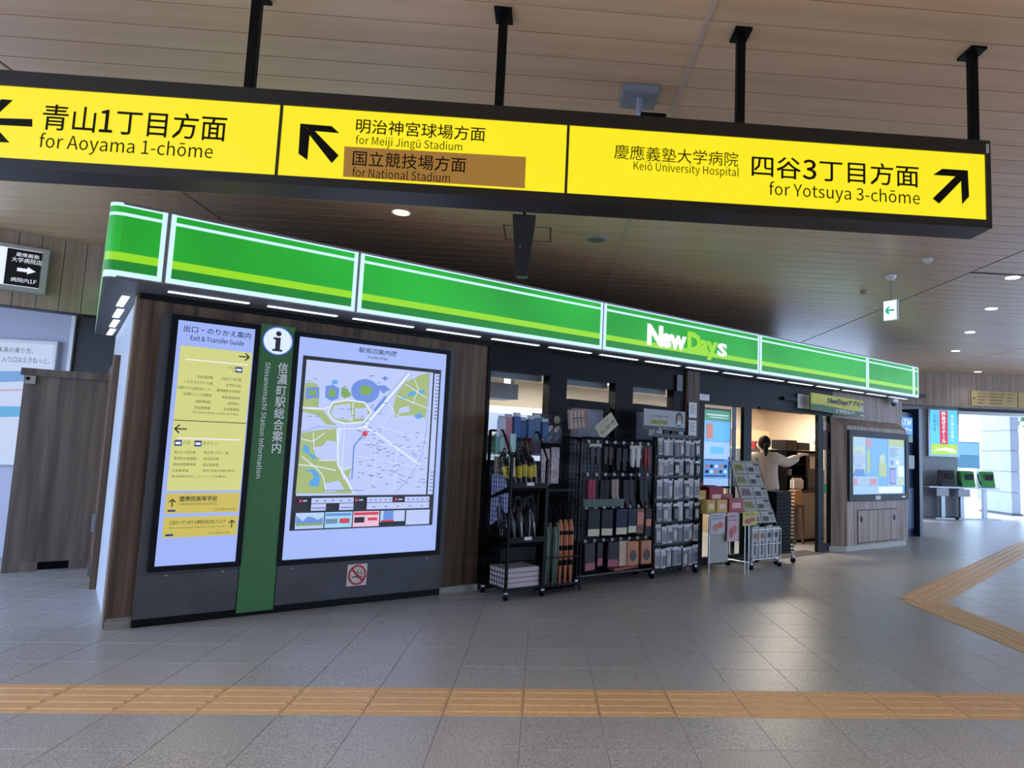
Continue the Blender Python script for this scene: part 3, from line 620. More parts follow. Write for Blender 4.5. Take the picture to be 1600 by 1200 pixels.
G().box(-.1, .1, -.09, .11, -.05, 0).build('mount_box', mat('cam_mount', '#7e8290', .4), t, bevel=.006)
G().tube([(0, -.02, -.05), (0, -.02, -.13), (.03, -.04, -.17)], .018, 10).build('arm', mat('cam_arm', '#8a8fa4', .35), t)
g = G().box(0, .14, -.1, -.03, -.235, -.165); g.cyl((.07, -.1, -.2), (.07, -.12, -.2), .025, 12); g.build('camera_head', black, t, bevel=.004)
t = thing('smoke_detector', 'small white smoke detector on the ceiling right of the emergency arrow', 'detector', Z(1449, 405, CZ), 0, 'ceiling detectors')
G().lathe([(.02, -.04), (.035, -.03), (.05, -.012), (.052, 0)], 16).build('body', white_p, t)
t = thing('smoke_detector', 'small white smoke detector on the ceiling left of the emergency arrow', 'detector', Z(1350, 455, CZ), 0, 'ceiling detectors')
G().lathe([(.02, -.04), (.035, -.03), (.05, -.012), (.052, 0)], 16).build('body', mat('detector_grey', '#9b978c'), t)
# emergency exit arrow
t = thing('emergency_sign', 'small white lit sign with green left arrow hanging from the dark ceiling', 'sign', (3.68, 7.1, CZ), R_(124))
G().lathe([(.03, -.05), (.05, -.03), (.06, 0)], 16).build('ceiling_cup', white_p, t); G().cyl((0, 0, -.05), (0, 0, -.27), .006, 8).build('rod', grey_p, t)
G().box(-.08, .08, -.02, .02, -.50, -.27).build('housing', white_p, t, bevel=.004)
g = G(); g.quad([(-.073, .0205, -.49), (.073, .0205, -.49), (.073, .0205, -.28), (-.073, .0205, -.28)][::-1], 0)
for qd in arrow(0, -.385, .10, math.pi, .022): g.quad([(-a, .0215, b) for a, b in qd], 1)
g.build('lit_face', [glow('exit_white', '#dffaff', 1.5), glow('exit_green', '#12b58e', .9)], t)
# =================================================================== LEFT: lit sign, gate, poster
def ordn(k): return ['first', 'second', 'third', 'fourth', 'fifth', 'sixth', 'seventh', 'eighth', 'ninth', 'tenth', 'eleventh', 'twelfth', 'thirteenth', 'fourteenth', 'fifteenth', 'sixteenth'][k]
t = sthing('store_direction_sign', 'grey-framed lit box sign with white arrow on black, on the left boarded wall', 'sign', -.775, 2.93, 2.765)
G().box(-.95, 0, 0, .1, 0, .46).build('housing', mat('sign_grey', '#a4a6a2', .45), t, bevel=.005)
f = lambda x, y: (lambda a, b: (a+.775, b-2.765))(*S(x, y, 2.93))
xb0 = f(8, 420)[0]; xb1 = f(64, 420)[0]
printed('lit_face', t, -.001, [glow('sign_white_lit', '#dfeaff', 1.1), mat('sign_face_black', '#0b0c16', .4), glow('sign_print_white', '#e8efff', 1.)],
    [(rect(-.9, xb1+.0, .045, .42), 0), (rect(xb0, xb1, .05, .415), 1), (rect(xb0+.09, xb0+.17, .195, .23), 2), ([(xb0+.17, .175), (xb0+.235, .212), (xb0+.17, .25)], 2)],
    [('慶應義塾', xb0+.07, xb0+.25, .345, .385, 2, .0), ('大学病院店', xb0+.04, xb0+.275, .285, .335, 2, .0), ('病院内1F', xb0+.05, xb0+.25, .085, .13, 2, .0)])
t = sthing('wooden_gate', 'waist-high brown wood-grain partition gate beside the shop, left of the board', 'gate', -.86, 2.9, 0)
t['label'] = 'tall brown wood-grain gate panel closing the passage left of the shop'
G().box(0, .74, 0, .06, .09, 1.93).build('leaf', wood_gate, t); G().box(-.03, .75, -.02, .08, 1.93, 2.0).build('top_rail', wood_gate, t)
G().box(0, .27, 0, .05, 0, .09).build('kickboard', wood_gate, t); G().box(.52, .74, 0, .05, 0, .09).build('kickboard', wood_gate, t); G().box(.27, .52, .015, .045, .01, .085).build('vent', black2, t)
g = G().box(.01, .09, -.03, -.002, 1.845, 1.925); g.build('latch_plate', mat('latch', '#a8a69e', .4), t); G().cyl((.03, -.036, 1.895), (.03, -.03, 1.895), .018, 10).build('latch_hole', black2, t)
pr = Z(118, 487, 2.74)
for o in bpy.data.objects:
    if o.name == 'wall_passage': o.location = (pr.x-.66, pr.y, 0); WPX = o
t = thing('wall_poster', 'pale blue framed poster with two lines of slanted lettering on the lavender wall', 'poster', (pr.x-.14, pr.y-.01, 1.0), R_(3))
g = G(); bar_frame(g, -2.2, .015, 0, 1.385, .035, -.03, .0); g.build('poster_frame', white_p, t, bevel=.006)
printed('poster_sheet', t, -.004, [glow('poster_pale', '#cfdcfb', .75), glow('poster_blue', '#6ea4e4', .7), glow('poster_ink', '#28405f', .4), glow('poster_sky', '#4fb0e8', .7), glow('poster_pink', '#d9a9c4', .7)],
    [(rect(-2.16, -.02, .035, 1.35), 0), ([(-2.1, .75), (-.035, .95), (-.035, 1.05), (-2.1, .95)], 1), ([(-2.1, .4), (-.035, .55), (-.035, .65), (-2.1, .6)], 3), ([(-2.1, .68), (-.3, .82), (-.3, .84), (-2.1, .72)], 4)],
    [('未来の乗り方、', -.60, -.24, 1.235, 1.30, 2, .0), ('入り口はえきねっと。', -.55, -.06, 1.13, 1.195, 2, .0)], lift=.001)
# =================================================================== RIGHT END OF THE HALL
t = thing('exit_guide_sign', 'pale yellow wall sign with left arrow and small lines over the exit', 'sign', (9.46, 14.7, 2.67), 0)
G().box(0, 1.08, 0, .045, 0, .34).box(1.1, 2.6, 0, .045, 0, .34).build('board', mat('sign_tan', '#bfa266', .5), t)
tx = []
for k, (x0, x1, body) in enumerate(((.14, .36, 'バスのりば'), (.42, .78, '四谷3丁目方面'), (.84, 1.0, '出口'))):
    for j in range(4 if k < 2 else 3): tx.append((('タクシー', '慶應義塾大学病院', '四谷警察署', '東医健保会館')[j] if j else body, x0, x1-.03*j, .265-.07*j, .29-.07*j, 0, .01))
printed('lettering', t, -.002, [mat('ink_brown', '#2c2214', .5)], [(q_, 0) for q_ in arrow(.07, .17, .07, math.pi, .012)], tx)
t = thing('seminar_lightbox', 'blue lit advertising box with red vertical banner on the grey telephone wall', 'poster', (9.95, 17.26, 1.58))
G().box(-.05, .78, -.04, .03, -.04, 1.2).build('housing', steel, t)
printed('lit_face', t, -.042, [glow('ad_cyan', '#58c8f5', 1.2), glow('ad_red', '#d8265a', 1.), glow('ad_white', '#f3fbff', 1.2), glow('ad_lime', '#b4dd3a', 1.1), glow('ad_ink', '#1c5f8f', .6)],
    [(rect(0, .73, 0, 1.16), 0), (rect(.25, .47, .28, 1.14), 1), (rect(.02, .71, .02, .28), 3), ([(.05, .1), (.4, .2), (.7, .12), (.65, .06), (.35, .12)], 2)],
    [('四谷ゼミナール', .30, .42, .31, 1.11, 2, .03, 'v'), ('あの夢の合格へ', .55, .64, .35, 1.05, 2, .0, 'v'), ('受験対策', .08, .15, .6, 1.05, 4, .0, 'v'), ('小中高生', .17, .22, .75, 1.05, 4, .0, 'v'), ('フリーダイヤル', .12, .62, .13, .2, 2, .02)])
PX = [(9.98, '#33363a', 'dark grey public telephone, leftmost of three on the far counter'), (10.5, '#3f9a4a', 'green public telephone between the grey one and the other green one'), (11.02, '#3f9a4a', 'green public telephone standing apart on the right end by the bright exit')]
for i, (x, c, l) in enumerate(PX):
    t = thing('telephone', l, 'telephone', (x+.03, 16.9, .80), R_(-8), 'public telephones'); m = mat('phone_'+c[1:], c, .35)
    g = G(); g.prism([(0, 0), (.0, .30), (.05, .40), (.2, .40), (.3, .02), (.3, 0)], 0, .34, ax='x')
    g.v = [(a, b-.1, z) for a, b, z in g.v]; g.v = [(a, -b+.1, z) for a, b, z in g.v]; g.build('body', m, t, bevel=.008)
    g = G(); g.tube([(-.03, .08, .34), (-.05, -.02, .30), (-.05, -.1, .14), (-.03, -.14, .06)], .022, 8); g.build('handset', mat('handset_'+c[1:], '#1f2a22' if i else '#1b1c1f', .35), t)
    T = Matrix.Translation((.2, -.08, .24))@Matrix.Rotation(R_(-72), 4, 'X')
    G().box(-.09, .09, -.1, .1, 0, .012, 0, T).build('keypad', mat('keypad', '#20242a', .4), t); G().box(-.08, .08, .03, .08, .012, .016, 0, T).build('display', mat('phone_lcd', '#7d8f83', .4), t)
t = thing('telephone_counter', 'grey shelf on column legs carrying the public telephones', 'counter', (9.6, 16.6, 0))
G().box(0, 1.85, .1, .62, .76, .795).build('shelf', steel, t, bevel=.005); G().box(.0, 1.0, .45, .6, .0, .76).build('back_panel', mat('panel_grey', '#6c6f75', .5), t)
for x in (.45, .95, 1.55):
    lg = G().box(x-.05, x+.05, .25, .33, .03, .76).build('leg', steel, t); G().box(x-.3, x+.3, .08, .5, 0, .03).build('base_plate', steel, lg)
for x in (.2, .75): G().box(x, x+.3, .08, .12, .56, .75).build('directory_holder', mat('panel_light', '#9da1a8', .4), t)
t = thing('exit_pillar', 'square pillar clad in pale stone panels at the bright exit', 'pillar', (12.98, 18.45, 0))
pm = mat('pillar_panel', '#979da9', .5, scale=(2, 2, 2), col2='#a2a8b4')
G().box(.02, .24, .02, 1.33, 0, 3.4).build('core', mat('pillar_joint', '#5b6069', .6), t); gg = G().box(0, .26, 0, 1.35, 0, .562); me = None
for k in range(6):
    if me is None: o = gg.build('stone_panel', pm, t); me = o.data
    else: o = bpy.data.objects.new('stone_panel', me); COL.objects.link(o); o.parent = t
    o.location = (0, 0, .06+.575*k)
G().box(-.04, .30, -.04, 1.39, 0, .05).build('pillar_foot', mat('pillar_foot', '#4b5058', .5), t)
t = thing('street_board', 'blue-grey display board standing outside beyond the exit', 'board', (16.6, 26.5, 0))
G().box(-.5, .75, 0, .08, 1.2, 2.25).build('panel', mat('board_teal', '#2c5968', .5), t); G().box(-.45, .7, -.02, 0, 1.72, 2.2).build('window', mat('board_pale', '#56788a', .4), t)
for x in (-.45, .68): G().box(x, x+.06, .01, .07, -.1, 1.2).build('post', steel, t)
def tree(x, y, h, r, lab, seed):
    rn = random.Random(seed); t = thing('street_tree', lab, 'tree', (x, y, -.13))
    G().cyl((0, 0, 0), (0.1, 0, h*.55), .14, 8, r2=.08).build('trunk', mat('bark', '#5a4a3c', .8), t)
    g = G()
    for k in range(1500):
        a = rn.random()*6.28; b = math.acos(2*rn.random()-1); q_ = r*(.4+.6*rn.random()); c = Vector((q_*math.sin(b)*math.cos(a), q_*math.sin(b)*math.sin(a), h*.72+q_*.8*math.cos(b)))
        u = Vector((rn.uniform(-1, 1), rn.uniform(-1, 1), rn.uniform(-1, 1))).normalized()*.16; v = u.orthogonal().normalized()*.1
        g.quad([c-u, c-v, c+u, c+v])
    g.build('foliage', mat('leaf', '#4f7a55', .6), t, kind='stuff')
tree(21.5, 29, 7.0, 2.6, 'leafy street tree seen right of the exit pillar in the glare', 1); tree(16.6, 31, 6.0, 2.0, 'small leafy street tree seen between the telephones and pillar', 2)
# ATM booth
t = sthing('cash_machine_booth', 'dark blue cash machine booth at the right end of the shop', 'booth', 11.5, .5, 0)
bl = mat('booth_blue', '#1d3153', .4)
G().box(0, .74, .06, 1.3, 0, 2.3).build('cabin', bl, t, bevel=.006); G().box(.74, .86, -.06, 1.3, 0, 2.38).build('side_fin', mat('booth_blue_dark', '#16233b', .4), t)
G().box(.02, .7, .03, .06, .15, .9).build('door', mat('booth_door', '#2a456d', .4), t); G().box(.35, .62, -.03, .06, 1.25, 1.5).build('keypad_box', mat('booth_grey', '#6d747c', .4), t, bevel=.006)
s_ = G().box(-.2, .56, -.03, .05, 1.88, 2.2).build('lit_sign', glow('atm_blue', '#1f7ff0', 1.1), t)
printed('lettering', s_, -.031, [glow('atm_white', '#e8f4ff', 1.1)], [], [('ATM', .08, .5, 2.05, 2.16, 0, .02), ('コーナー', .04, .52, 1.92, 2.01, 0, .02)])
G().box(-.2, .56, -.03, .05, 1.74, 1.87).build('green_strip', glow('atm_green', '#1c7a4a', .5), t)
t = sthing('waste_bin', 'pale rounded bin tucked between kiosk and blue booth', 'bin', 11.10, .28, 0)
G().lathe([(.12, 0), (.13, .03), (.13, .66), (.12, .78), (.07, .84)], 20).build('body', mat('bin_pale', '#b9b3aa', .4), t, smooth=True); G().lathe([(.08, .842), (.02, .87)], 16).build('lid', mat('bin_lid', '#a19c94', .4), t)
# =================================================================== KIOSK
kd = -.10
ks = sthing('digital_kiosk', 'wood-grain digital kiosk with large black-framed screen right of the doorway', 'kiosk', 8.66, kd, 0)
def k_(x, y): a, b = S(x, y, kd); return a-8.66, b
g = G(); n = [(.07, .15), (.26, 0), (2.08, 0), (2.12, .17)]
g.prism(n, .08, 1.90, ax='z'); g.add([(*n[0], 1.90), (*n[1], 1.90), (*n[2], 1.90), (*n[3], 1.90), (.09, .17, 2.02), (2.1, .17, 2.02)], [(0, 1, 4), (1, 2, 5, 4), (2, 3, 5), (0, 4, 5, 3)])
g.build('body', wood_kiosk, ks)
G().prism([(.03, .17), (.27, .02), (2.06, .02), (2.10, .17)], 0, .08, ax='z').build('plinth', mat('plinth_pale', '#a9a49c', .5), ks)
g = G(); bar_frame(g, .275, 2.075, .75, 1.835, .10, -.035, .0); g.build('screen_bezel', mat('bezel', '#22252a', .5, spec=.2), ks, bevel=.004)
z0, z1 = .86, 1.745; x0, x1 = .375, 1.975
sc_ = G().box(x0, x1, -.012, 0, .85, 1.75).build('lit_screen', glow('kiosk_blue', '#86b6ee', .95), ks)
wv = lambda u: x0+.02+(x1-x0-.1)*u; hv = lambda v: z0+(z1-z0)*v
km = [glow('k_blue', '#5ba4e8', .95), glow('k_yellow', '#b5cfae', .9), glow('k_pale', '#98c0f0', .95), glow('k_lime', '#a5bf7c', .9), glow('k_red', '#c98a9a', .8), glow('k_ink', '#3a4f7c', .6), glow('k_deep', '#3f7fd0', .9), glow('k_white', '#d9e8ff', 1.), glow('k_violet', '#8f90e0', .9), glow('k_skin', '#9fb9d8', .9)]
sh = [(rect(x0, x1, z0, z1), 0), (rect(wv(0), wv(.24), hv(.75), hv(1)), 1), (rect(wv(0), wv(.24), hv(.3), hv(.75)), 1), (disc(wv(.12), hv(.58), .17, .155), 9), ([(wv(.0), hv(.3)), (wv(.24), hv(.3)), (wv(.22), hv(.43)), (wv(.05), hv(.43))], 6),
  (rect(wv(.02), wv(.22), hv(.82), hv(.96)), 2), (rect(wv(.26), wv(.36), hv(.82), hv(.97)), 4), (rect(wv(.27), wv(.34), hv(.37), hv(.78)), 3), (rect(wv(.35), wv(.68), hv(.25), hv(.82)), 0), (rect(wv(.0), wv(.48), hv(.14), hv(.30)), 2),
  (rect(wv(.02), wv(.09), hv(.15), hv(.27)), 4), (rect(wv(.12), wv(.3), hv(.16), hv(.27)), 9), (rect(wv(.32), wv(.46), hv(.15), hv(.27)), 4), (rect(wv(0), wv(1.0), hv(0), hv(.13)), 2), (rect(wv(.5), wv(1.0), hv(.01), hv(.12)), 7),
  (rect(wv(.7), wv(1.04), hv(.14), hv(.99)), 2), (rect(wv(.7), wv(1.04), hv(.86), hv(.99)), 3), (rect(wv(.72), wv(.85), hv(.16), hv(.46)), 5), (rect(wv(.735), wv(.84), hv(.18), hv(.43)), 8), (rect(wv(.9), wv(1.03), hv(.3), hv(.5)), 7), (rect(wv(.88), wv(1.03), hv(.15), hv(.27)), 1),
  (rect(wv(.74), wv(.8), hv(.52), hv(.6)), 6), (rect(wv(.86), wv(.92), hv(.53), hv(.6)), 7), (rect(wv(.5), wv(.66), hv(.3), hv(.55)), 3), (disc(wv(.57), hv(.62), .09, .08), 1)]
for k in range(8): sh.append((rect(wv(.73), wv(.73+.2*(.5+.5*((k*7) % 5)/5)), hv(.66+.022*k), hv(.668+.022*k)), 5))
sh += [(q_, 6) for q_ in strip([(wv(.08), hv(.5)), (wv(.11), hv(.475)), (wv(.15), hv(.49))], .01)]
printed('screen_print', sc_, -.013, km, sh, lift=.0003)
G().box(1.02, 1.17, -.037, -.035, .765, .83).build('bezel_plate', mat('plate_pale', '#a9b5ad', .4), ks); G().box(1.83, 1.95, -.037, -.035, .79, .815).build('bezel_label', white_p, ks)
for x0_, x1_ in ((.56, 1.13), (1.14, 1.72)):
    d_ = G().box(x0_, x1_, -.008, .0, .12, .60).build('cabinet_door', wood_kiosk, ks)
    xc = x0_+.09 if x0_ < 1 else x1_-.09
    G().prism(disc(xc, .47, .035, .05, 14), -.012, -.008).build('door_pull', black2, d_)
g = G(); bar_frame(g, .545, 1.735, .105, .615, .012, -.003, .0); g.build('door_gap', black2, ks)
# banner, notices
t = sthing('app_banner', 'yellow and green banner with black lettering hung over the right of the doorway', 'banner', 7.99, -.1, 2.04)
G().prism([(0, .04), (1.38, .0), (1.40, .27), (0, .29)], -.004, .01).build('sheet', mat('banner_yellow', '#c9c22d', .5), t)
printed('print', t, -.005, [mat('banner_green', '#1f5a34', .5), mat('banner_ink', '#1c1a10', .5), mat('banner_white', '#c9d4c4', .5), mat('banner_pale', '#bcb9a4', .5), mat('banner_red', '#8a3a30', .5)],
   [([(0, .04), (1.38, .0), (1.385, .085), (.45, .12), (.3, .13), (0, .13)], 0), (rect(1.31, 1.39, .02, .25), 3), (rect(1.32, 1.38, .19, .23), 4), (rect(1.32, 1.38, .05, .09), 0)],
   [('NewDaysアプリ', .42, 1.28, .14, .25, 1, .05), ('好評配信中!', .62, 1.15, .03, .095, 2, .02)])
def notice(name, lab, s, d, z0, w, h, lines=4, col='#dcdde2', title=None):
    t = sthing(name, lab, 'notice', s, d, z0); G().box(0, w, 0, .003, 0, h).build('sheet', mat('paper_'+col[1:], col, .6), t)
    sh = [(rect(w*.12, w*(.85-.12*(k % 2)), h*(.8-.6*k/lines), h*(.83-.6*k/lines)), 0) for k in range(lines)]
    printed('print', t, -.001, [mat('ink_grey', '#3c3f48', .5)], sh); return t
notice('door_notice', 'white paper notice on the dark lintel left of the yellow banner', 7.87, .04, 2.10, .29, .21, 6)
notice('door_notice', 'small pale sticker sheet at the upper left of the sliding door', 5.79, .03, 2.065, .18, .08, 2)
notice('pillar_notice', 'tall white notice on the wood pilaster between windows and door, upper one', 5.57, .0, 1.83, .14, .19, 6)
notice('pillar_notice', 'tall white notice on the wood pilaster between windows and door, lower one', 5.57, .0, 1.60, .14, .2, 5)
notice('door_notice', 'dark opening-hours sheet on the black lintel over the first window', 5.38, .03, 2.15, .1, .2, 4, '#6b6d74')
t = sthing('end_camera', 'small white dome camera under the right end of the green fascia', 'camera', 10.45, -.05, 2.26)
G().box(-.03, .12, .0, .12, .1, .165).build('bracket', white_p, t); G().ball((.03, .03, .08), .045, 12).build('dome', mat('dome', '#54575c', .2), t, smooth=True)
# =================================================================== SHOP INTERIOR
def ceil_strip(s, d, L_, lab, e):
    t = sthing('ceiling_light', lab, 'light', s, d, 2.375, 'fluorescent strips inside the shop')
    G().box(0, L_, 0, .14, -.03, 0).build('housing', white_p, t); G().box(.02, L_-.02, .015, .125, -.042, -.03).build('tube_cover', glow('strip_glow', '#fff6e6', 3.), t)
    ld = bpy.data.lights.new('strip_beam', 'AREA'); ld.shape = 'RECTANGLE'; ld.size = L_; ld.size_y = .14; ld.energy = e; ld.color = (1, .9, .76)
    lo = bpy.data.objects.new('strip_beam', ld); COL.objects.link(lo); lo.parent = t; lo.location = (L_/2, .07, -.05)
ceil_strip(2.9, 1.2, 1.2, 'white strip light glowing behind the first shop window', 45); ceil_strip(4.6, 1.6, 1.2, 'strip light above the shop aisle behind the middle windows', 45)
ceil_strip(7.0, 1.0, 1.2, 'strip light just inside the open doorway', 60); ceil_strip(8.9, 1.5, 1.3, 'strip light above the service counter', 70)
t = sthing('ceiling_duct', 'grey box duct under the shop ceiling seen through the first window', 'duct', 3.2, 1.0, 1.95)
G().box(0, .5, 0, .35, 0, .18).build('body', mat('duct_grey', '#83868a', .5), t); G().box(.45, .5, .1, .25, .18, .43).build('hanger', grey_p, t)
t = sthing('cold_cabinet', 'white glowing refrigerated cabinet against the back wall of the shop', 'cabinet', 2.9, 2.2, 0)
G().box(0, 3.2, .1, .65, 0, 1.95).build('cabinet_body', white_p, t); 
for k in range(4): G().box(.03+.8*k, .77+.8*k, .06, .1, .25, 1.85).build('glass_door', glow('fridge_glow', '#c9d8f7', 1.0), t)
# goods shelf inside with small cartons (seen behind the racks)
rn = random.Random(5)
t = sthing('goods_shelf', 'white shop shelf unit with goods, seen dimly through the first window', 'shelf', 2.85, .55, 0)
G().box(0, .04, 0, .35, 0, 1.5).box(1.5, 1.54, 0, .35, 0, 1.5).build('upright', white_p, t)
for z in (.1, .5, .9, 1.3): G().box(.04, 1.5, 0, .35, z, z+.025).build('shelf', white_p, t)
cols = ['#b33b46', '#3f7fb8', '#d8c04c', '#58a06a', '#d9d4c8', '#8a5fa0']
for j, z in enumerate((.525, .925, 1.325)):
    for k in range(9):
        c = cols[(k*5+j*2) % 6]; o = G().box(0, .13, 0, .12, 0, .18+.06*((k+j) % 3)/2).build('goods_carton', mat('carton_'+c[1:], c, .5), None, loc=W(2.91+.158*k, .58, z), rz=FA, bevel=.004)
        tag(o, f"small coloured carton inside the window, {ordn(k)} from the left on the {('middle', 'upper', 'top')[j]} shelf", 'carton', 'cartons on the shop shelf')
# digital signage behind the door glass
t = sthing('digital_signage', 'tall blue digital signage screen behind the left glass of the doorway', 'screen', 6.09, .22, .97)
G().box(-.02, .53, 0, .07, -.03, 1.03).build('housing', black, t); G().box(.2, .3, .01, .06, -.97, -.03).build('stand_pole', black, t); G().box(.05, .45, -.05, .15, -.97, -.94).build('foot', black, t)
printed('lit_face', t, -.001, [glow('ds_blue', '#6fa6f2', .95), glow('ds_green', '#4a9a5c', .8), glow('ds_cyan', '#58b4ff', 1.05), glow('ds_pale', '#a9c9fa', 1.), glow('ds_orange', '#e0805a', .8), glow('ds_ink', '#28406e', .5), glow('ds_white', '#e0edff', 1.)],
   [(rect(0, .51, 0, 1.0), 0), (rect(0, .51, .86, 1.0), 1), (rect(0, .51, .60, .84), 2), (rect(.03, .17, .62, .82), 4), (rect(.0, .51, .36, .58), 3), (rect(.12, .38, .42, .52), 2), (rect(0, .51, .0, .1), 3), (rect(.02, .4, .335, .35), 5), (rect(.02, .44, .125, .14), 5)]
   + [(rect(.03+.09*k, .09+.09*k, .24-.07*j, .28-.07*j), (4, 5, 6)[(k+j) % 3]) for k in range(5) for j in range(2)] + [(rect(.04, .47, .93, .945), 6), (rect(.1, .47, .9, .91), 6)], lift=.0004)
# service counter
t = sthing('service_counter', 'beige service counter with dark top inside the doorway', 'counter', 9.02, .9, 0)
G().box(.02, 1.5, .02, .9, .05, .80).build('body', mat('counter_body', '#8b8176', .5), t); G().box(0, 1.55, 0, .95, .80, .84).build('worktop', mat('worktop', '#3a3029', .4), t, bevel=.004)
G().box(.05, 1.45, .05, .85, 0, .05).build('kick', black, t); G().box(.0, .02, .1, .8, .45, .72).build('side_tray', mat('tray_pale', '#cdb9a0', .5), t)
t = sthing('back_shelf_unit', 'dark shelving unit standing on the service counter', 'shelf', 8.98, 1.05, .84)
G().box(.62, .92, 0, .05, 0, .62).build('side_panel', mat('brown_panel', '#3a302a', .5), t)
for x in (0, .92): G().box(x, x+.03, 0, .4, 0, .66).build('upright', black, t)
for z in (.0, .22, .42, .64): G().box(.03, .92, .05, .4, z, z+.025).build('shelf', black, t)
G().box(.03, .92, .38, .4, 0, .66).build('back', mat('shelf_back', '#14110f', .6), t)
def small(name, lab, cat, s, d, z, g, m, grp=None, bevel=.004): return tag(g.build(name, m, None, loc=W(s, d, z), rz=FA, bevel=bevel), lab, cat, grp)
small('paper_notice', 'cream paper notice on the dark end panel of the counter shelf', 'notice', 9.63, 1.035, 1.2, G().box(0, .2, 0, .006, 0, .21), mat('notice_cream', '#cfc3ae', .6))
small('coffee_machine', 'black coffee machine on top of the dark counter shelf', 'machine', 9.05, 1.1, 1.51, G().box(0, .3, 0, .3, 0, .16).box(.02, .28, -.02, 0, .02, .06), mat('machine_black', '#241d1a', .35))
small('storage_box', 'long black box on the counter shelf left of white cups', 'box', 9.38, 1.1, 1.51, G().box(0, .34, 0, .25, 0, .13), mat('box_black', '#1d1a1b', .4))
for k in range(3): small('cup_stack', ('white stack of cups on the counter shelf, left one', 'white stack of cups on the counter shelf, middle one', 'white stack of cups on the counter shelf, right one')[k], 'cups', 9.08+.13*k, 1.25, 1.085, G().lathe([(.035, 0), (.045, .1)], 12), mat('cup_white', '#d8d4cc', .4), 'cup stacks', bevel=0)
small('towel_bundle', 'white cloth bundle hanging over the counter front', 'cloth', 9.05, .96, .845, G().box(0, .32, 0, .08, 0, .2), mat('cloth_white', '#d2d0ca', .7), bevel=.03)
small('paper_bag', 'brown paper bag standing at the end of the counter', 'bag', 8.84, .78, .62, G().prism([(0, 0), (.22, 0), (.2, .24), (.02, .24)], 0, .12), mat('kraft', '#b5895c', .7))
small('bag_stool', 'small wooden stool under the brown paper bag', 'stool', 8.82, .76, 0, G().box(0, .26, 0, .16, .58, .62).box(0, .03, 0, .03, 0, .58).box(.23, .26, 0, .03, 0, .58).box(0, .03, .13, .16, 0, .58).box(.23, .26, .13, .16, 0, .58), mat('stool_wood', '#5a4636', .5), bevel=0)
t = sthing('oven_unit', 'tall grey steel oven unit behind the clerk', 'appliance', 8.35, 1.3, 0)
G().box(0, .55, 0, .5, .0, 1.5).build('body', steel, t, bevel=.006); G().box(.05, .5, -.012, 0, .95, 1.32).build('oven_door', black, t); G().box(.18, .32, -.012, 0, 1.38, 1.44).build('panel_display', glow('oven_blue', '#6d86e8', .8), t)
small('goods_box', 'red-topped small carton on the grey oven unit', 'carton', 8.55, 1.35, 1.5, G().box(0, .12, 0, .12, 0, .13), mat('red_carton', '#8e2f33', .5))
small('goods_box', 'blue-topped small carton on the grey oven unit', 'carton', 8.72, 1.35, 1.5, G().box(0, .12, 0, .12, 0, .13), mat('blue_carton', '#5f7396', .5))
small('cardboard_carton', 'wide flat cardboard carton on top of shelves at back', 'carton', 9.2, 2.4, 1.55, G().box(0, 1.1, 0, .4, 0, .32), mat('cardboard', '#c09a74', .7))
t = sthing('back_cabinet', 'pale cabinet under the cardboard carton along the back wall', 'cabinet', 8.9, 2.35, 0)
G().box(0, 1.6, 0, .5, 0, 1.55).build('body', cream_d, t)
for k in range(2): G().box(.02+.8*k, .78+.8*k, -.015, 0, .1, 1.5).build('door', mat('cab_door', '#e0cdb2', .5), t)
t = sthing('pass_through', 'bluish staff window in the cream wall above the counter', 'window', 10.0, 2.0, 1.5)
t.location = W(10.45, 1.35, 1.6); t.rotation_euler = (0, 0, FA)
G().box(0, .65, 0, .05, 0, .5).build('recess', mat('window_dusk', '#6f7f95', .4), t); G().box(-.03, .68, -.02, 0, .5, .52).build('frame', mat('frame_brown', '#7a5240', .5), t)
G().box(.05, .12, -.01, 0, 0, .5).build('blue_edge', glow('edge_blue', '#8db4ea', .8), t); G().box(.27, .40, -.02, 0, 0, .5).build('white_poster', glow('poster_lit', '#c5dcfb', .9), t)
G().box(.44, .62, -.05, 0, .05, .3).build('blue_bag', mat('blue_bag', '#7f93c4', .5), t)
small('white_fan', 'round white fan head in front of the staff window', 'fan', 10.25, 1.3, 1.62, G().prism(disc(0, .1, .09, .09, 18), 0, .05), mat('fan_white', '#e9e7e2', .4))
small('blue_crate', 'blue and white packaged goods beside the counter shelf', 'box', 10.05, 1.0, .86, G().box(0, .2, 0, .2, 0, .32), mat('blue_goods', '#5266b4', .5))
t = sthing('air_curtain', 'dark tube-like air curtain under the inner door lintel', 'fixture', 7.4, .4, 2.10)
G().cyl((0, 0, 0), (1.1, 0, 0), .05, 14).build('tube', mat('tube_brown', '#54493e', .4), t); G().box(.1, .14, -.02, .02, .04, .28).box(.96, 1.0, -.02, .02, .04, .28).build('hanger', black, t)
